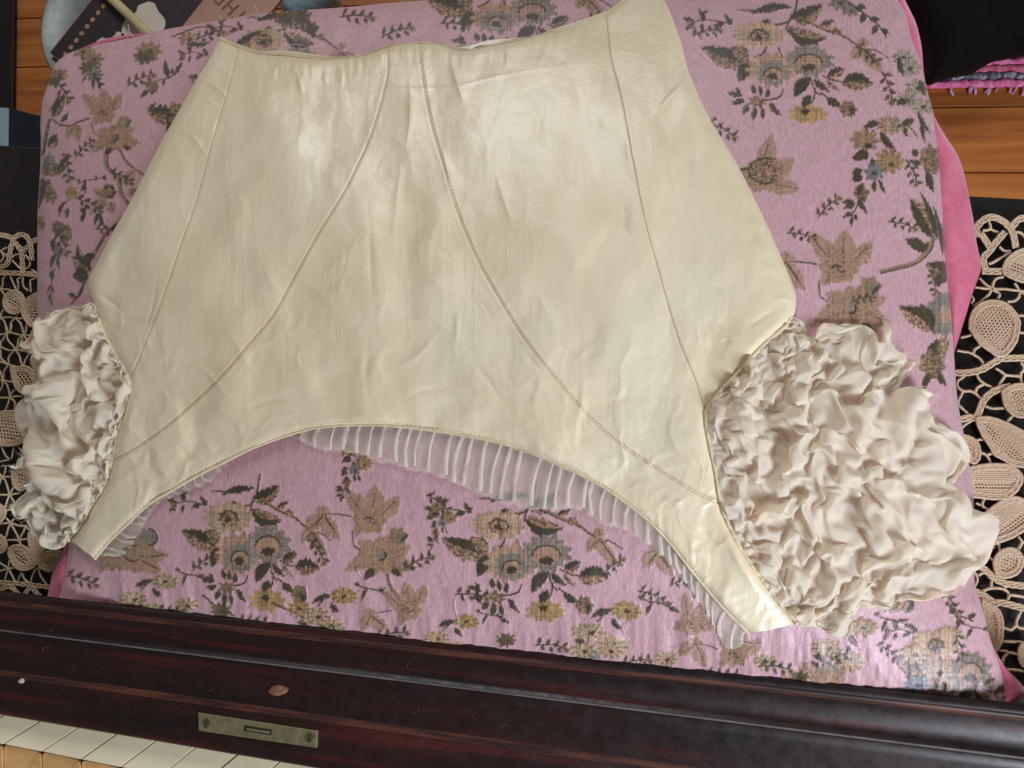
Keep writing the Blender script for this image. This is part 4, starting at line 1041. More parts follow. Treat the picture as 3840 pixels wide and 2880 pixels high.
CREASES = [ # (points in 2212 px, half width, height mm, kind) ridge>0 groove<0
    ([(430, 165), (470, 190), (505, 225)], 9, .9), ([(378, 270), (420, 300), (455, 350)], 9, .8), ([(455, 150), (490, 155), (520, 165)], 6, .6), ([(440, 215), (480, 232)], 7, .5),
    ([(455, 150), (600, 178), (720, 192), (900, 192), (985, 188), (1060, 168), (1150, 150), (1240, 140), (1310, 120)], 5, .55),
    ([(1490, 165), (1440, 215), (1405, 262)], 8, 1.2), ([(1440, 330), (1455, 400), (1470, 440)], 14, .8),
    ([(200, 632), (245, 655), (262, 682)], 12, -1.9), ([(210, 672), (270, 688), (325, 690)], 10, -1.0), ([(250, 660), (262, 690), (258, 720)], 10, .9),
    ([(345, 560), (330, 660), (300, 760)], 6, -.5), ([(795, 430), (800, 560), (805, 690)], 16, -.7), ([(885, 150), (885, 260), (875, 330)], 10, 1.1), ([(870, 330), (855, 450), (850, 560)], 18, .7),
    ([(968, 110), (985, 170), (1005, 230)], 10, 1.4), ([(955, 320), (970, 400), (945, 430)], 12, .8), ([(1060, 340), (1085, 420), (1110, 500)], 14, .7), ([(1130, 200), (1160, 260), (1150, 340)], 22, .6),
    ([(640, 150), (655, 210)], 9, .9), ([(700, 140), (705, 190)], 9, .8), ([(740, 140), (738, 195)], 7, .7), ([(600, 130), (590, 175)], 8, .7), ([(1010, 120), (1025, 180)], 9, .9), ([(1090, 100), (1100, 150)], 8, .8), ([(1180, 90), (1165, 150)], 8, .8),
    ([(390, 790), (440, 800), (470, 830), (500, 870)], 8, .7), ([(250, 905), (320, 960), (360, 1000)], 12, .7), ([(480, 700), (520, 760), (560, 830)], 18, .6), ([(560, 560), (600, 640)], 20, .5),
    ([(800, 720), (790, 800), (800, 900)], 10, -.8), ([(840, 700), (930, 690), (1000, 740)], 14, .6), ([(830, 800), (900, 770), (960, 700)], 14, .8), ([(860, 870), (930, 840), (1010, 860)], 10, -.6), ([(990, 660), (985, 760)], 9, .7),
    ([(1010, 760), (1060, 830), (1110, 900)], 12, -.7), ([(1130, 760), (1200, 830)], 14, -.6), ([(1180, 720), (1260, 790)], 18, -.6), ([(1210, 800), (1310, 830)], 16, .4),
    ([(1320, 960), (1350, 990), (1330, 1030)], 10, .7), ([(1560, 1130), (1600, 1220), (1650, 1300)], 12, .8), ([(1500, 1120), (1560, 1200)], 12, -.7), ([(1450, 1080), (1480, 1110)], 12, .6),
    ([(620, 590), (700, 640), (740, 700)], 20, .5), ([(520, 880), (620, 860), (700, 880)], 12, -.6), ([(430, 950), (470, 985)], 9, .7), ([(380, 960), (420, 1000)], 9, -.7), ([(510, 905), (530, 955)], 9, .6), ([(330, 1000), (370, 1040)], 9, .7),
    ([(1600, 720), (1640, 690), (1690, 660)], 14, -.8), ([(1550, 740), (1590, 735)], 8, -.7), ([(1500, 690), (1515, 760)], 8, .6), ([(1640, 560), (1690, 600)], 10, .8), ([(1620, 470), (1650, 500)], 10, .6), ([(1665, 640), (1715, 650)], 8, .8), ([(1560, 380), (1600, 420), (1610, 470)], 12, .6),
]
CREASES = [(resample(k2(p), 14), w * K, h * .001) for p, w, h in CREASES]
def facets(x, y, seed):
    """crushed-taffeta relief: distance to the nearest of scattered points, so planes meet in straight creases"""
    xi = np.floor(x); yi = np.floor(y); best = np.full(np.shape(x), 9.)
    for dx in (-1, 0, 1):
        for dy in (-1, 0, 1):
            a = (xi + dx).astype(int); b = (yi + dy).astype(int)
            jx = _G[(b + seed) % 256, (a + 3 * seed) % 256]; jy = _G[(b + 91 + seed) % 256, (a + 47) % 256]
            best = np.minimum(best, np.hypot(a + jx - x, b + jy - y))
    return best
def bodice_z(x, y):
    z = cush_z(x, y)
    ds = np.minimum(seg_dist(x, y, outline_side), seg_dist(x, y, outline_side_r))
    dw = seg_dist(x, y, waist_p); dn_ = seg_dist(x, y, neck_p)
    fs = np.clip(ds / 38., 0, 1); fs = np.sqrt(np.clip(1 - (1 - fs) ** 2, 0, 1))
    fw = np.clip(np.minimum(dw, dn_) / 30., 0, 1); fw = np.sqrt(np.clip(1 - (1 - fw) ** 2, 0, 1))
    h = .0010 + .0044 * fs * (.45 + .55 * fw)
    # soft billows and fine crush
    wx = x + 40 * fbm(x / 160, y / 160, 2); wy = y + 40 * fbm(x / 160 + 7, y / 160 + 3, 2)
    h = h + fs * fw * (.0040 * fbm(wx / 260, wy / 430, 2) + .0003 * fbm(wx / 90 + 9, wy / 130, 3))
    low = np.clip((y - 900) / 700, .22, 1)
    # fine lengthwise crinkle of old silk
    cx_ = x + 14 * fbm(x / 160, y / 160, 2)
    cr = 1 - np.abs(fbm(cx_ / 36 + 3, y / 520 + x / 900 + 8, 2)) * 2.4
    h = h + fs * fw * .00013 * np.clip(cr, 0, 1) ** 1.5 * np.clip(fbm(x / 240 + 12, y / 300, 2) * 2 + .5, 0, 1)
    fm = np.clip(fbm(x / 330 + 4, y / 330, 2) * 1.6 + .62, .15, 1)
    h = h - fs * fw * fm * (.0026 * facets(wx / 250, wy / 400, 3) + .0011 * facets(wx / 105, wy / 150, 11) + .0004 * low * facets(wx / 48, wy / 60, 23)) + fs * fw * .002
    for sx_, sy_, ox, am in ((150., 230., 31., .0010), (90., 150., 57., .0006), (60., 70., 83., .0003)):
        n1 = fbm(wx / sx_ + ox, wy / sy_ + ox * .7, 2)
        mk = np.clip(fbm(wx / 260 + ox * 2, wy / 260 + 3, 2) * 2 + .35, 0, 1)
        h = h + fs * fw * low * mk * am * np.clip(1 - np.abs(n1) * 3.2, 0, 1) ** 1.4
    # gathers below the waist binding and above the neck piping
    h = h + .0007 * np.exp(-(dw / 60.) ** 2) * fw * vnoise(x / 17., y / 160.) + .00022 * np.exp(-(dn_ / 70.) ** 2) * fw * (vnoise(x / 22., y / 140. + x / 200) + .5 * vnoise(x / 11., y / 90.))
    for p, w, a in CREASES:
        lo = p.min(0) - 3 * w; hi = p.max(0) + 3 * w
        m = (x > lo[0]) & (x < hi[0]) & (y > lo[1]) & (y < hi[1])
        if m.any():
            d = seg_dist(x[m], y[m], p); Lp = np.sum(np.linalg.norm(np.diff(p, axis=0), axis=1))
            en = np.minimum(np.hypot(x[m] - p[0, 0], y[m] - p[0, 1]), np.hypot(x[m] - p[-1, 0], y[m] - p[-1, 1]))
            h[m] += 1.35 * np.clip(en / (.42 * Lp), 0, 1) ** 1.2 * a * np.exp(-(d / (w * .6)) ** 1.15) * (.6 + .4 * fs[m])
    for s in (SEAM1, SEAM2, SEAM3, SEAM4):
        d = seg_dist(x, y, resample(s, 40))
        h = h - .0003 * np.exp(-(d / 3.6) ** 2) + .00008 * np.exp(-((d - 11) / 7.) ** 2)
    return z + np.maximum(h, .0006)
def panel(name, P):
    nv, nu = P.shape[:2]
    z = bodice_z(P[..., 0], P[..., 1])
    o = mesh_obj(name, unproj(P[..., 0], P[..., 1], z).reshape(-1, 3), grid_faces(nv, nu, True), M_SILK, bodice)
    return o
def ruled(L, R, nv, nu, top=None):
    L = resample(L, nv); R = resample(R, nv)
    s = np.linspace(0, 1, nu)[None, :, None]
    P = L[:, None] * (1 - s) + R[:, None] * s
    if top is not None:
        T_ = resample(top, nu); d = T_ - P[0]
        w = np.clip(1 - np.linspace(0, 1, nv) / .25, 0, 1)[:, None, None] ** 2
        P = P + d[None] * w
    return P
w1 = sub(WAIST, WAIST[0], SEAM1[0]); w2 = sub(WAIST, SEAM1[0], SEAM2[0]); w3 = sub(WAIST, SEAM2[0], SEAM3[0]); w4 = sub(WAIST, SEAM3[0], SEAM4[0]); w5 = sub(WAIST, SEAM4[0], WAIST[-1])
armL1 = sub(ARM_L, SEAM2[-1] * 0 + ARM_L[0], SEAM2[-1]); armL2 = sub(ARM_L, SEAM2[-1], ARM_L[-1])
armR1 = sub(ARM_R, ARM_R[0], SEAM3[-1]); armR2 = sub(ARM_R, SEAM3[-1], ARM_R[-1])
panel('side_panel', ruled(SIDE_L, SEAM1, 330, 60, w1))
panel('front_panel', ruled(np.vstack((resample(SEAM1, 80), armL1[1:])), SEAM2, 420, 170, w2))
cL = np.vstack((resample(SEAM2, 90), armL2[1:])); cR = np.vstack((resample(SEAM3, 90), armR2[1:]))
cT = resample(w3, 300); cB = resample(np.vstack((END_L[:-1], resample(NECK, 120), END_R[1:])), 300, False)
panel('centre_panel', coons(cT, cB, resample(cL, 420), resample(cR, 420)))
panel('front_panel', ruled(SEAM3, np.vstack((resample(SEAM4, 80), armR1[1:])), 420, 190, w4))
panel('side_panel', ruled(SEAM4, SIDE_R, 380, 110, w5))
# the back of the bodice showing behind the front waist edge
bw_ = resample(WAIST, 200); t = np.linspace(0, 1, 200)
offy = 8 + 9 * np.clip(fbm(t * 9 + 3, t * 0, 2), -1, 1) + 16 * np.exp(-((bw_[:, 0] - 1800) / 110) ** 2) + 10 * np.exp(-((bw_[:, 0] - 1130) / 120) ** 2) + 6 * np.exp(-((bw_[:, 0] - 2150) / 160) ** 2)
rows = []
for f, dz in ((1.0, .0012), (.97, .0024), (.8, .0028), (.2, .0022), (-.9, .0010)):
    y = bw_[:, 1] - offy * f + (18 if f < 0 else 0)
    rows.append(unproj(bw_[:, 0], y, cush_z(bw_[:, 0], y) + dz - (.0012 if f < .5 else 0)))
mesh_obj('back_waist', np.array(rows).reshape(-1, 3), grid_faces(5, 200, True), M_SILK, bodice)
# piping along armholes and neck, waist binding
def pipe(name, pl, r, lift=.0010, mat=M_PIPING, n=160, wob=.8):
    p = resample(pl, n); s = np.arange(n)
    p = p + wob * np.stack((vnoise(s * .3, s * 0 + r * 1e5), vnoise(s * .3, s * 0 + 5 + r * 1e5)), -1)
    z = bodice_z(p[:, 0].copy(), p[:, 1].copy()) + lift
    v, f = tube_data(unproj(p[:, 0], p[:, 1], z), r, ns=10)
    return mesh_obj(name, v, f, mat, bodice)
pipe('neck_piping', NECK, .00115, .0004)
pipe('armhole_piping', sub(np.vstack((resample(SIDE_L, 90), resample(ARM_L, 60)[1:])), np.array((215, 690)) * K, ARM_L[-1]), .0011, .0022)
pipe('armhole_piping', sub(np.vstack((resample(SIDE_R, 90), resample(ARM_R, 60)[1:])), np.array((1700, 700)) * K, ARM_R[-1]), .0012, .0024)
pipe('waist_binding', WAIST, .0007, .0003)
# seam threads and the row of dark stitches beside the right princess seam
for s, r in ((SEAM1, .00011), (SEAM2, .00013), (SEAM3, .00010), (SEAM4, .00018)):
    pipe('seam_thread', s, r, .00015, M_SEAM, n=220, wob=.5)
def stitches(pl, shift, step, mat, ln=.5, r=.00019):
    p = resample(pl, 500); L = np.sum(np.linalg.norm(np.diff(p, axis=0), axis=1)); n = int(L / step)
    p = resample(pl, n * 4); t = np.gradient(p, axis=0); t /= np.linalg.norm(t, axis=1)[:, None]; nm = np.stack((-t[:, 1], t[:, 0]), -1)
    p = p + nm * shift; b = Bag()
    z = bodice_z(p[:, 0].copy(), p[:, 1].copy())
    w = unproj(p[:, 0], p[:, 1], z + .00012)
    for i in range(0, len(p) - 4, 4): b.tube(w[i:i + 3], r, ns=4)
    o = b.build('stitching', mat, bodice); o['kind'] = 'stuff'
stitches(SEAM3, -9, 13, M_THREAD)
stitches(SEAM2, -8, 13, M_SEAM, r=.00012)
nk = resample(NECK, 200); stitches(nk + np.array((0, -10)), 0, 16, M_SEAM, r=.00013)

# ---- gauze sleeves: a gathered sheet left to buckle between armhole and hem
# a stand-in of the cushion and piano top for the cloth to fall on (removed afterwards)
def collider(x0, x1, y0, y1):
    gx, gy = np.meshgrid(np.linspace(x0, x1, 40), np.linspace(y0, y1, 40))
    o = mesh_obj('collider', unproj(gx, gy, zr(gx, gy)).reshape(-1, 3), grid_faces(40, 40, True), None)
    m = o.modifiers.new('c', 'COLLISION'); o.collision.thickness_outer = .0012; o.collision.cloth_friction = 25; o.collision.damping = .8
    return o
def sleeve(inner, outer, nu, nv, grow, seed, grav=.8, frames=36, hem_pin=.9):
    I = resample(inner, nu); O = resample(outer, nu)
    s = np.linspace(0, 1, nv)[:, None, None]
    O = I + (O - I) * .93                       # the sheet grows out to the measured hem
    Q = I[None] * (1 - s) + O[None] * s
    x, y = Q[..., 0], Q[..., 1]
    u = np.broadcast_to(np.linspace(0, 1, nu)[None, :], x.shape); v = np.broadcast_to(s[..., 0], x.shape)
    rs = np.random.RandomState(seed); o_ = seed * 3.1
    h = .004 + .010 * np.sin(math.pi * v) * np.clip(np.minimum(u, 1 - u) * 8, 0, 1) + .004 * fbm(x / 70 + o_, y / 70, 3) * np.clip(v * 4, 0, 1)
    P = unproj(x, y, zr(x, y) + np.maximum(h, .003))
    # alternate diagonals would bias the folds, so the sheet is triangulated at random
    q = grid_faces(nv, nu, True); fl = rs.rand(len(q)) < .5
    tri = np.vstack([np.where(fl[:, None], q[:, [0, 1, 2]], q[:, [0, 1, 3]]), np.where(fl[:, None], q[:, [0, 2, 3]], q[:, [1, 2, 3]])])
    ob = mesh_obj('sleeve', P.reshape(-1, 3), tri, M_GAUZE, None)
    vg = ob.vertex_groups.new(name='pin')
    for i in range(nu): vg.add([i], 1.0, 'REPLACE')
    hem = np.clip(vnoise(np.arange(nu) * .25 + o_, np.zeros(nu)) + .2, 0, 1)
    for i in range(nu): vg.add([(nv - 1) * nu + i], float(hem_pin * hem[i]), 'REPLACE')
    for j in range(1, nv):
        vg.add([j * nu], .6, 'REPLACE'); vg.add([j * nu + nu - 1], .6, 'REPLACE')
    cm = ob.modifiers.new('cloth', 'CLOTH'); c = cm.settings
    c.quality = 4; c.mass = .05; c.tension_stiffness = 6; c.compression_stiffness = 6; c.shear_stiffness = 2; c.bending_stiffness = .0014
    c.tension_damping = 3; c.compression_damping = 3; c.shear_damping = 3; c.air_damping = 2; c.bending_damping = .2
    c.vertex_group_mass = 'pin'; c.pin_stiffness = 5
    c.effector_weights.gravity = grav
    cs = cm.collision_settings; cs.use_self_collision = False; cs.distance_min = .0012; cs.collision_quality = 2
    c.shrink_min = 0; c.keyframe_insert('shrink_min', frame=1)
    c.shrink_min = -grow; c.keyframe_insert('shrink_min', frame=int(frames * .75))
    cm.point_cache.frame_start = 1; cm.point_cache.frame_end = frames + 1
    for f in range(1, frames + 1): scene.frame_set(f)
    dg = bpy.context.evaluated_depsgraph_get()
    ev = ob.evaluated_get(dg); n = nu * nv
    co = np.empty(n * 3); ev.data.vertices.foreach_get('co', co); co = co.reshape(-1, 3)
    bpy.data.objects.remove(ob, do_unlink=True); scene.frame_set(1)
    o2 = mesh_obj('sleeve', co, q, M_GAUZE, bodice)
    m = o2.modifiers.new('smooth', 'SUBSURF'); m.levels = m.render_levels = 1
    return o2, co.reshape(nv, nu, 3)
arm_r = sub(np.vstack((resample(SIDE_R, 90), resample(ARM_R, 60)[1:])), np.array((1708, 692)) * K, ARM_R[-1])
out_r = k2([(1712, 690), (1760, 694), (1800, 700), (1850, 696), (1895, 700), (1935, 694), (1945, 720), (1958, 745), (1990, 775), (1984, 815), (1975, 840), (2020, 850), (2058, 905), (2100, 955), (2108, 1000), (2095, 1040), (2112, 1080), (2108, 1120), (2130, 1190), (2085, 1215), (2060, 1245),
            (2030, 1280), (1985, 1300), (1940, 1312), (1900, 1325), (1850, 1335), (1800, 1335), (1770, 1342), (1722, 1346)])
def zr(x, y):
    return np.maximum(cush_z(x, y), .026)
arm_l = sub(np.vstack((resample(SIDE_L, 90), resample(ARM_L, 60)[1:])), np.array((205, 662)) * K, ARM_L[-1])
out_l = k2([(200, 655), (165, 662), (130, 668), (100, 680), (78, 700), (72, 735), (78, 770), (76, 820), (84, 845), (66, 872), (56, 905), (62, 935), (76, 958), (60, 975), (16, 1004), (45, 1012), (80, 1010), (62, 1030), (38, 1075), (30, 1105), (50, 1125), (62, 1150), (90, 1172), (125, 1170), (150, 1168)])


drop = collider(2300, 3980, 1000, 2640)
sl_r, SLEEVE_R = sleeve(arm_r, out_r, 116, 76, .75, 4, .9)
bpy.data.objects.remove(drop, do_unlink=True)
drop = collider(-160, 700, 1000, 2300)
sl_l, SLEEVE_L = sleeve(arm_l, out_l, 112, 56, .75, 9, .7)
bpy.data.objects.remove(drop, do_unlink=True)
# frayed fibres along the hems
def fray(X, parent, count, seed):
    rs = np.random.RandomState(seed); bag = Bag(); n = X.shape[1]
    for _ in range(count):
        i = rs.randint(2, n - 2); p = X[-1, i] + (X[-1, i + 1] - X[-1, i]) * rs.rand()
        d = nrm(X[-1, i] - X[-4, i]); d = nrm(d + rs.normal(0, .6, 3) * (1, 1, .5)); L = abs(rs.normal(0, .0024)) + .0008
        q = resample(np.array([p - d * .001, p + d * L * .5 + rs.normal(0, .0006, 3), p + d * L]), 6)
        bag.tube(q, .00009, ns=3)
    o = bag.build('frayed_hem', M_GAUZE, parent); o['kind'] = 'stuff'
fray(SLEEVE_R, sl_r, 520, 3); fray(SLEEVE_L, sl_l, 360, 5)

# ---- pleated sheer frill under the neck edge
def frill(inner, outer, n_pl, name):
    I = resample(inner, 240); O = resample(outer, 240); O = I + (O - I) * .92
    s = np.linspace(-.18, 1, 14)[:, None, None]
    Q = I[None] * (1 - s) + O[None] * s
    x, y = Q[..., 0], Q[..., 1]
    rag = np.clip(s[..., 0], 0, 1) ** 4 * 7 * (vnoise(np.arange(240) * .5 + n_pl, np.zeros(240)) + .5 * vnoise(np.arange(240) * 1.7, np.zeros(240)))[None]
    y = y + rag
    ph = np.arange(240) / 239.0 * n_pl * 2 * math.pi
    z = cush_z(x, y) + .0016 + 0.0004 * np.sin(ph)[None, :] * np.clip(s[..., 0], .1, 1) + .0006 * fbm(x / 40, y / 40, 2)
    fr = mesh_obj('sheer_frill', unproj(x, y, z).reshape(-1, 3), grid_faces(14, 240), M_SHEER, bodice)
    rp = np.random.RandomState(n_pl)
    for k in range(n_pl):
        t = (k + .5 + rp.uniform(-.26, .26)) / n_pl
        i = t * 239; a = np.array([np.interp(i, np.arange(240), I[:, c]) for c in (0, 1)]); b = np.array([np.interp(i, np.arange(240), O[:, c]) for c in (0, 1)])
        d = b - a; L = np.linalg.norm(d); u = d / (L + 1e-6); nn = np.array((-u[1], u[0]))
        m = 12; f = np.linspace(-.12, rp.uniform(.9, .985), m)
        bend_ = rp.uniform(2, 11) * np.sin(f * 3.4 + rp.uniform(-.5, .5)) + rp.uniform(-5, 5) * f ** 2 + 1.5 * vnoise(f * 5 + k, f * 0 + k)
        c = a + d * f[:, None] + nn * bend_[:, None]
        w = rp.uniform(4.2, 8.2) * (1 + .25 * vnoise(f * 4 + k * 3, f * 0))
        P3 = []
        for e, lift in ((-1, .0003), (-.4, .0007), (.3, .0008), (1, .0006)):
            q = c + nn * (w * e)[:, None]
            P3.append(unproj(q[:, 0], q[:, 1], cush_z(q[:, 0], q[:, 1]) + .0012 + lift))
        mesh_obj('pleat', np.array(P3).reshape(-1, 3), grid_faces(4, m), M_PLEAT, fr)
nr = sub(NECK, np.array((650, 931)) * K, NECK[-1])
frill(nr, k2([(640, 950), (690, 975), (760, 985), (850, 1012), (930, 1032), (1000, 1062), (1070, 1090), (1120, 1106), (1200, 1112), (1245, 1104), (1290, 1132), (1350, 1152), (1420, 1195), (1480, 1262), (1520, 1320), (1550, 1375), (1570, 1408), (1612, 1390)]), 40, 'r')
nl = sub(NECK, NECK[0], np.array((495, 993)) * K)
frill(nl, k2([(250, 1196), (278, 1196), (310, 1142), (332, 1102), (362, 1074), (405, 1062), (455, 1042), (482, 1012), (494, 998)]), 15, 'l')

# ================================================================== beyond the piano: things on the floor
def flat_px(pts, z): return [unproj(x, y, z) for x, y in pts]
M_BLACKCLOTH = plain('black_cloth', rgba(9, 9, 10), .9, var=.4, scale=40, bmp=.2, spec=.2)
M_BLUE = plain('blue_gloss', rgba(14, 24, 36), .3, var=.25, scale=8)
M_PALEBLUE = plain('pale_blue_highlight', rgba(150, 168, 180), .35, var=.08, scale=20)
M_TIN = plain('galvanised_tin', rgba(128, 134, 128), .5, metal=.35, var=.22, scale=60, bmp=.06)
M_BRASS = plain('brass', rgba(236, 218, 166), .3, metal=.45, var=.1, scale=40)
M_BLACKWOOD = plain('black_lacquer', rgba(7, 7, 7), .5, var=.3)

# woven rag rug on the right
rug = empty('rug', unproj(3700, 300, FLOOR_Z))
tag(rug, 'pink and grey woven rag rug on the pine floor beside the black cloth', 'rug')
c0 = unproj(3440, 338, FLOOR_Z); 
def rugmat(name, a, b): 
    m, nt, bs = new_mat(name); n = noise_node(nt, 130, 3, .7)
    r = ramp(nt, n.outputs['Fac'], [(.38, rgba(*a)), (.62, rgba(*b))]); nt.links.new(r.outputs['Color'], bs.inputs['Base Color']); bs.inputs['Roughness'].default_value = .95
    return m
RM = [rugmat('rug_pink', (224, 84, 140), (246, 150, 190)), rugmat('rug_grey', (60, 52, 64), (190, 180, 196)), rugmat('rug_rose', (206, 80, 118), (236, 138, 166))]
seq = [0, 1, 2, 0, 2, 0, 0, 2, 1, 0, 2, 0, 0, 1, 2, 0]
yy = c0[1]; rr_ = np.random.RandomState(8)
for k, ci in enumerate(seq):
    w = .0135
    n = 140; t = np.linspace(0, 1, n)
    x = c0[0] - .05 + t * .75
    path = np.stack((x, np.full(n, yy + w * (k + .5)) + .0012 * vnoise(t * 60 + k * 7, t * 0 + k), np.full(n, FLOOR_Z + .006) + .0016 * vnoise(t * 110 + k * 5, t * 0 + 2 * k)), -1)
    v, f = tube_data(path, w * .56 * (1 + .18 * vnoise(t * 110 + k, t * 0 + k)), ns=8, flat=.7)
    mesh_obj('rug_row', v, f, RM[ci], rug)
fb = Bag()
for k in range(60):
    x = c0[0] - .05 + rr_.uniform(0, .75); L = rr_.uniform(.006, .016)
    p = [(x, yy + .004, FLOOR_Z + .006), (x + rr_.uniform(-.003, .003), yy - L * .5, FLOOR_Z + .007), (x + rr_.uniform(-.006, .006), yy - L, FLOOR_Z + .002)]
    fb.tube(resample(p, 5), .0022, ns=5)
fo = fb.build('fringe', rugmat('rug_fringe', (176, 104, 138), (236, 190, 212)), rug); fo['kind'] = 'stuff'

# black cloth heaped beyond the cushion
poly = [(3330, -60), (3420, 60), (3446, 130), (3462, 230), (3476, 318), (3520, 305), (3580, 290), (3640, 278), (3690, 250), (3740, 232), (3800, 216), (3900, 196), (4000, 180), (4000, -120), (3700, -160), (3400, -140)]
P0 = resample(np.array(poly + poly[:1], float), 120)[:-1]; cc = P0.mean(0)
rows = []
for s_, zt in ((1.0, FLOOR_Z + .012), (1.0, FLOOR_Z + .02), (.985, FLOOR_Z + .034), (.95, FLOOR_Z + .055), (.85, FLOOR_Z + .085), (.65, FLOOR_Z + .11), (.4, FLOOR_Z + .12), (.15, FLOOR_Z + .125), (.01, FLOOR_Z + .125)):
    q = cc + (P0 - cc) * s_
    z = np.full(len(q), zt) + .012 * fbm(q[:, 0] / 60, q[:, 1] / 60, 3) * (1 - abs(s_ - .6))
    # keep the footprint fixed: place at floor-level rays so the heap has real height
    base = unproj(q[:, 0], q[:, 1], zt); base[:, 2] = z
    rows.append(base)
V = np.array(rows); n = V.shape[1]
i = np.arange(V.shape[0] - 1)[:, None] * n; j = np.arange(n)[None, :]; j2 = (j + 1) % n
bc = mesh_obj('black_cloth', V.reshape(-1, 3), np.stack((i + j, i + j2, i + n + j2, i + n + j), -1).reshape(-1, 4), M_BLACKCLOTH)
tag(bc, 'heap of black cloth lying over the pink rug beyond the cushion', 'cloth')

# round tin drum with a printed card on its lid
TZ = FLOOR_Z + .34
tin = empty('tin_drum', unproj(520, -40, FLOOR_Z))
tag(tin, 'round grey tin drum standing on the floor behind the cushion at left', 'tin drum')
def circ(c, r, z, n=72):
    a = np.arange(n) * 2 * math.pi / n
    return np.stack((c[0] + r * np.cos(a), c[1] + r * np.sin(a), np.full(n, z)), -1)
pL = unproj(166, 70, TZ); pB = unproj(203, 215, TZ)
# circle through the measured left edge, tangent vertical there
rad = .155
tc_ = pL + np.array((rad * .985, .01, 0))
prof_t = [(.985, FLOOR_Z + .002), (1.0, FLOOR_Z + .01), (1.0, TZ - .03), (1.02, TZ - .028), (1.025, TZ - .002), (1.01, TZ + .001), (.985, TZ), (.975, TZ - .004), (.5, TZ - .004), (.01, TZ - .004)]
V = np.array([circ(tc_, rad * k, z) for k, z in prof_t]); n = V.shape[1]
i = np.arange(V.shape[0] - 1)[:, None] * n; j = np.arange(n)[None, :]; j2 = (j + 1) % n
fcs = np.stack((i + j, i + j2, i + n + j2, i + n + j), -1)
mesh_obj('drum_wall', V[:4].reshape(-1, 3), fcs[:3].reshape(-1, 4), M_TIN, tin)
mesh_obj('drum_lid', V[3:].reshape(-1, 3), (np.stack((i[:6] + j, i[:6] + j2, i[:6] + n + j2, i[:6] + n + j), -1)).reshape(-1, 4), M_TIN, tin)

CZ = TZ + .004
card = empty('printed_card', unproj(600, 60, CZ))
tag(card, 'printed card with dark scrolls and beaded border lying on the grey tin', 'card')
dirx = np.array((-151, 192.0)); dirx /= np.linalg.norm(dirx)           # along the beaded edge, down-left
diry = np.array((dirx[1], -dirx[0])) * -1
if diry[0] < 0: diry = -diry
org = np.array((341., 0.)) - dirx * 150
def cp_(a, b): return tuple(org + dirx * a + diry * b)                   # card space in photo pixels
def card_piece(name, pts, z, mat, th=.0004, parent=None):
    t = flat_px([cp_(*p) for p in pts], z)
    return prism(name, t, [p - (0, 0, th) for p in t], mat, parent or card)
PAPER = plain('card_paper', rgba(168, 130, 112), .6, var=.12, scale=12)
DARKP = plain('card_dark_print', rgba(44, 32, 36), .55, var=.3, scale=60)
CREAMP = plain('card_cream_print', rgba(206, 192, 178), .55, var=.06, scale=14)
BEAD = plain('card_bead_print', rgba(168, 130, 102), .55, var=.2, scale=80)
GREYP = plain('card_grey_print', rgba(150, 146, 156), .45, var=.2, scale=40)
ROSEP = plain('card_rose_print', rgba(176, 132, 116), .6, var=.1, scale=8)
sheet = card_piece('card_sheet', [(-420, 0), (402, 0), (402, 560), (-420, 560)], CZ, PAPER, .0035)
card_piece('card_border', [(-418, 2), (400, 2), (400, 92), (-418, 92)], CZ + .0004, DARKP)
def blob(cx, cy, rx, ry, n=20, sd=0, w=.12):
    a = np.linspace(0, 2 * math.pi, n, endpoint=False)
    r = 1 + w * vnoise(a * 1.7 + sd, a * 0 + sd)
    return [(cx + rx * math.cos(t) * k, cy + ry * math.sin(t) * k) for t, k in zip(a, r)]
for k in range(-3, 12):
    card_piece('bead', blob(6 + k * 33, 50, 9.5, 8.5, 10, k), CZ + .0008, BEAD)
card_piece('card_field', [(-418, 92.5), (400, 92.5), (400, 330), (-418, 330)], CZ + .0003, DARKP)
card_piece('cream_panel', blob(268, 175, 95, 62, 26, 3, .08), CZ + .0008, CREAMP)
card_piece('cream_panel', blob(110, 215, 92, 78, 26, 5, .12), CZ + .0008, CREAMP)
card_piece('cream_panel', blob(230, 270, 60, 42, 22, 9, .2), CZ + .0007, CREAMP)
card_piece('rose_panel', [(-418, 332), (400, 332), (400, 558), (-418, 558)], CZ + .0004, ROSEP)
def scroll(pts, w, mat=DARKP, z=CZ + .0012):
    p = resample(np.array(pts, float), 26); t = np.gradient(p, axis=0); t /= np.linalg.norm(t, axis=1)[:, None] + 1e-9; nm = np.stack((-t[:, 1], t[:, 0]), -1)
    ww = w * (.5 + .5 * np.sin(np.linspace(.25, 2.9, 26)))[:, None]
    a = p + nm * ww; b = p - nm * ww
    v = flat_px([cp_(*q) for q in np.vstack((a, b))], z)
    mesh_obj('scroll', v, [(i, i + 1, i + 27, i + 26) for i in range(25)], mat, card)
scroll([(60, 300), (90, 330), (130, 325), (150, 300), (190, 300), (215, 320), (240, 310)], 12); scroll([(150, 300), (140, 280), (155, 268), (170, 280)], 8)
scroll([(60, 310), (100, 322), (150, 312), (215, 306)], 6, GREYP, CZ + .0016); scroll([(210, 240), (225, 255), (250, 250), (260, 262)], 9); scroll([(160, 130), (200, 140), (230, 120)], 10); scroll([(40, 130), (80, 150), (110, 140)], 9)
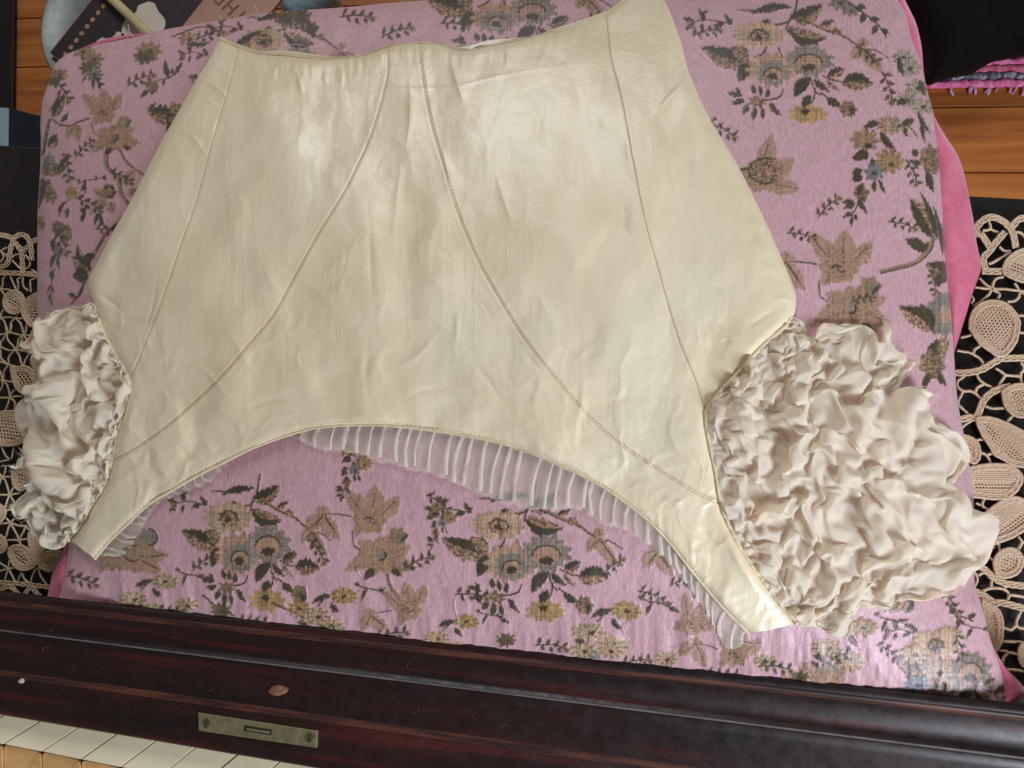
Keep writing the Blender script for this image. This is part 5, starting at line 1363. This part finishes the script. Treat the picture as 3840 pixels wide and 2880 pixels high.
# the printed capitals, running up and to the left
fc_ = bpy.data.curves.new('letters', 'FONT'); fc_.body = 'THE'; fc_.size = .034; fc_.extrude = .0001; fc_.space_character = 1.15
lo = bpy.data.objects.new('letters_tmp', fc_); col.objects.link(lo)
bpy.context.view_layer.update()
dg = bpy.context.evaluated_depsgraph_get()
lm = bpy.data.meshes.new_from_object(lo.evaluated_get(dg)); bpy.data.objects.remove(lo)
pa = unproj(*np.array((935., 54.)), CZ + .001); pb = unproj(*np.array((872., -5.)), CZ + .001)
u = nrm(pb - pa); v_ = np.cross((0, 0, 1.0), u)
mv = np.array([(q.co.x, q.co.y, q.co.z) for q in lm.vertices])
mw = pa + mv[:, :1] * u + mv[:, 1:2] * v_ + np.stack((mv[:, 2] * 0, mv[:, 2] * 0, mv[:, 2]), -1)
mesh_obj('letters', mw, [tuple(p.vertices) for p in lm.polygons], plain('card_letter_print', rgba(120, 84, 74), .6), card, smooth=False)

# brass rod resting on the card
ra = unproj(566, 134, CZ + .02); rb = unproj(360, -60, CZ + .012)
ra = ra + (ra - rb) * .12
v, f = tube_data(np.array([rb + (ra - rb) * t for t in np.linspace(0, 1, 8)]), .0075, ns=16)
rod = mesh_obj('brass_rod', v, f, M_BRASS); tag(rod, 'polished brass rod lying across the printed card', 'rod')

# clear glazed jar on its side behind the cushion
ja = unproj(1250, -60, FLOOR_Z + .05); jb = unproj(1075, 62, FLOOR_Z + .05)
t = np.linspace(0, 1, 24)
rj = .046 * np.where(t < .1, .6 + 4 * t, np.where(t > .9, 1.0 - (t - .9) * 4, 1))
v, f = tube_data(ja + (jb - ja) * t[:, None], rj, ns=28)
jar = mesh_obj('glazed_jar', v, f, plain('pale_glaze', rgba(150, 176, 190), .08, var=.3, scale=20, stretch=(1, 8, 1), spec=.9)); tag(jar, 'shiny pale blue jar lying on its side behind the cushion', 'jar')

# left: black furniture leg, and a dark blue box with a painted pale highlight
lt = flat_px([(-90, -60), (52, -60), (46, 430), (-90, 430)], FLOOR_Z + .012)
leg = prism('black_board', lt, [p * (1, 1, 0) + (0, 0, FLOOR_Z + .001) for p in lt], M_BLACKWOOD, None, bevel=.002)
tag(leg, 'black flat board lying on the floor at the far left', 'board')
bzt = FLOOR_Z + .30
bt = flat_px([(-60, 392), (36, 402), (200, 446), (200, 640), (-60, 620)], bzt)
boxr = empty('blue_box', (bt[0] + bt[2]) / 2 * np.array((1, 1, 0)) + (0, 0, FLOOR_Z))
tag(boxr, 'dark blue glossy box with a painted pale highlight behind the piano at left', 'box')
prism('box_body', bt, [p * (1, 1, 0) + (0, 0, FLOOR_Z + .001) for p in bt], M_BLUE, boxr, bevel=.003)
st = flat_px([(-30, 400), (31, 405), (28, 600), (-34, 600)], bzt + .004)  # white highlight on the glossy box, put in as a pale strip
prism('highlight_strip', st, [p - (0, 0, .0035) for p in st], M_PALEBLUE, boxr, bevel=.001)
# lint and hairs on the dark lid
lb = Bag(); rl = np.random.RandomState(21)
for k in range(22):
    x = rl.uniform(0, 3840); f_ = rl.uniform(0, 1)
    y = (2275 + (2510 - 2275) * f_) + x * (.112 + (.143 - .112) * f_)
    z = .0375 if f_ < .4 else .0338
    a = rl.uniform(0, 6.28); L = rl.uniform(6, 34) * (2 if rl.rand() < .12 else 1)
    p = [(x, y), (x + L * .5 * math.cos(a), y + L * .5 * math.sin(a)), (x + L * math.cos(a + .7), y + L * math.sin(a + .7))]
    q = resample(np.array(p), 8); lb.tube(unproj(q[:, 0], q[:, 1], z), .00007, ns=3)
for k in range(220):
    x = rl.uniform(0, 2400); f_ = rl.uniform(0, 1); y = (2400 + 260 * f_) + x * (.128 + .04 * f_)
    z = .0332 if y < 2512 + x * .14 else .0308
    c = unproj(x, y, z); r = rl.uniform(.00006, .00018)
    lb.tube(np.array([c, c + (r * 2, r, 0)]), r, ns=4)
tag(lb.build('lint', M_FLUFF), 'scattered dust specks and hairs on the dark piano lid', 'dust', kind='stuff')
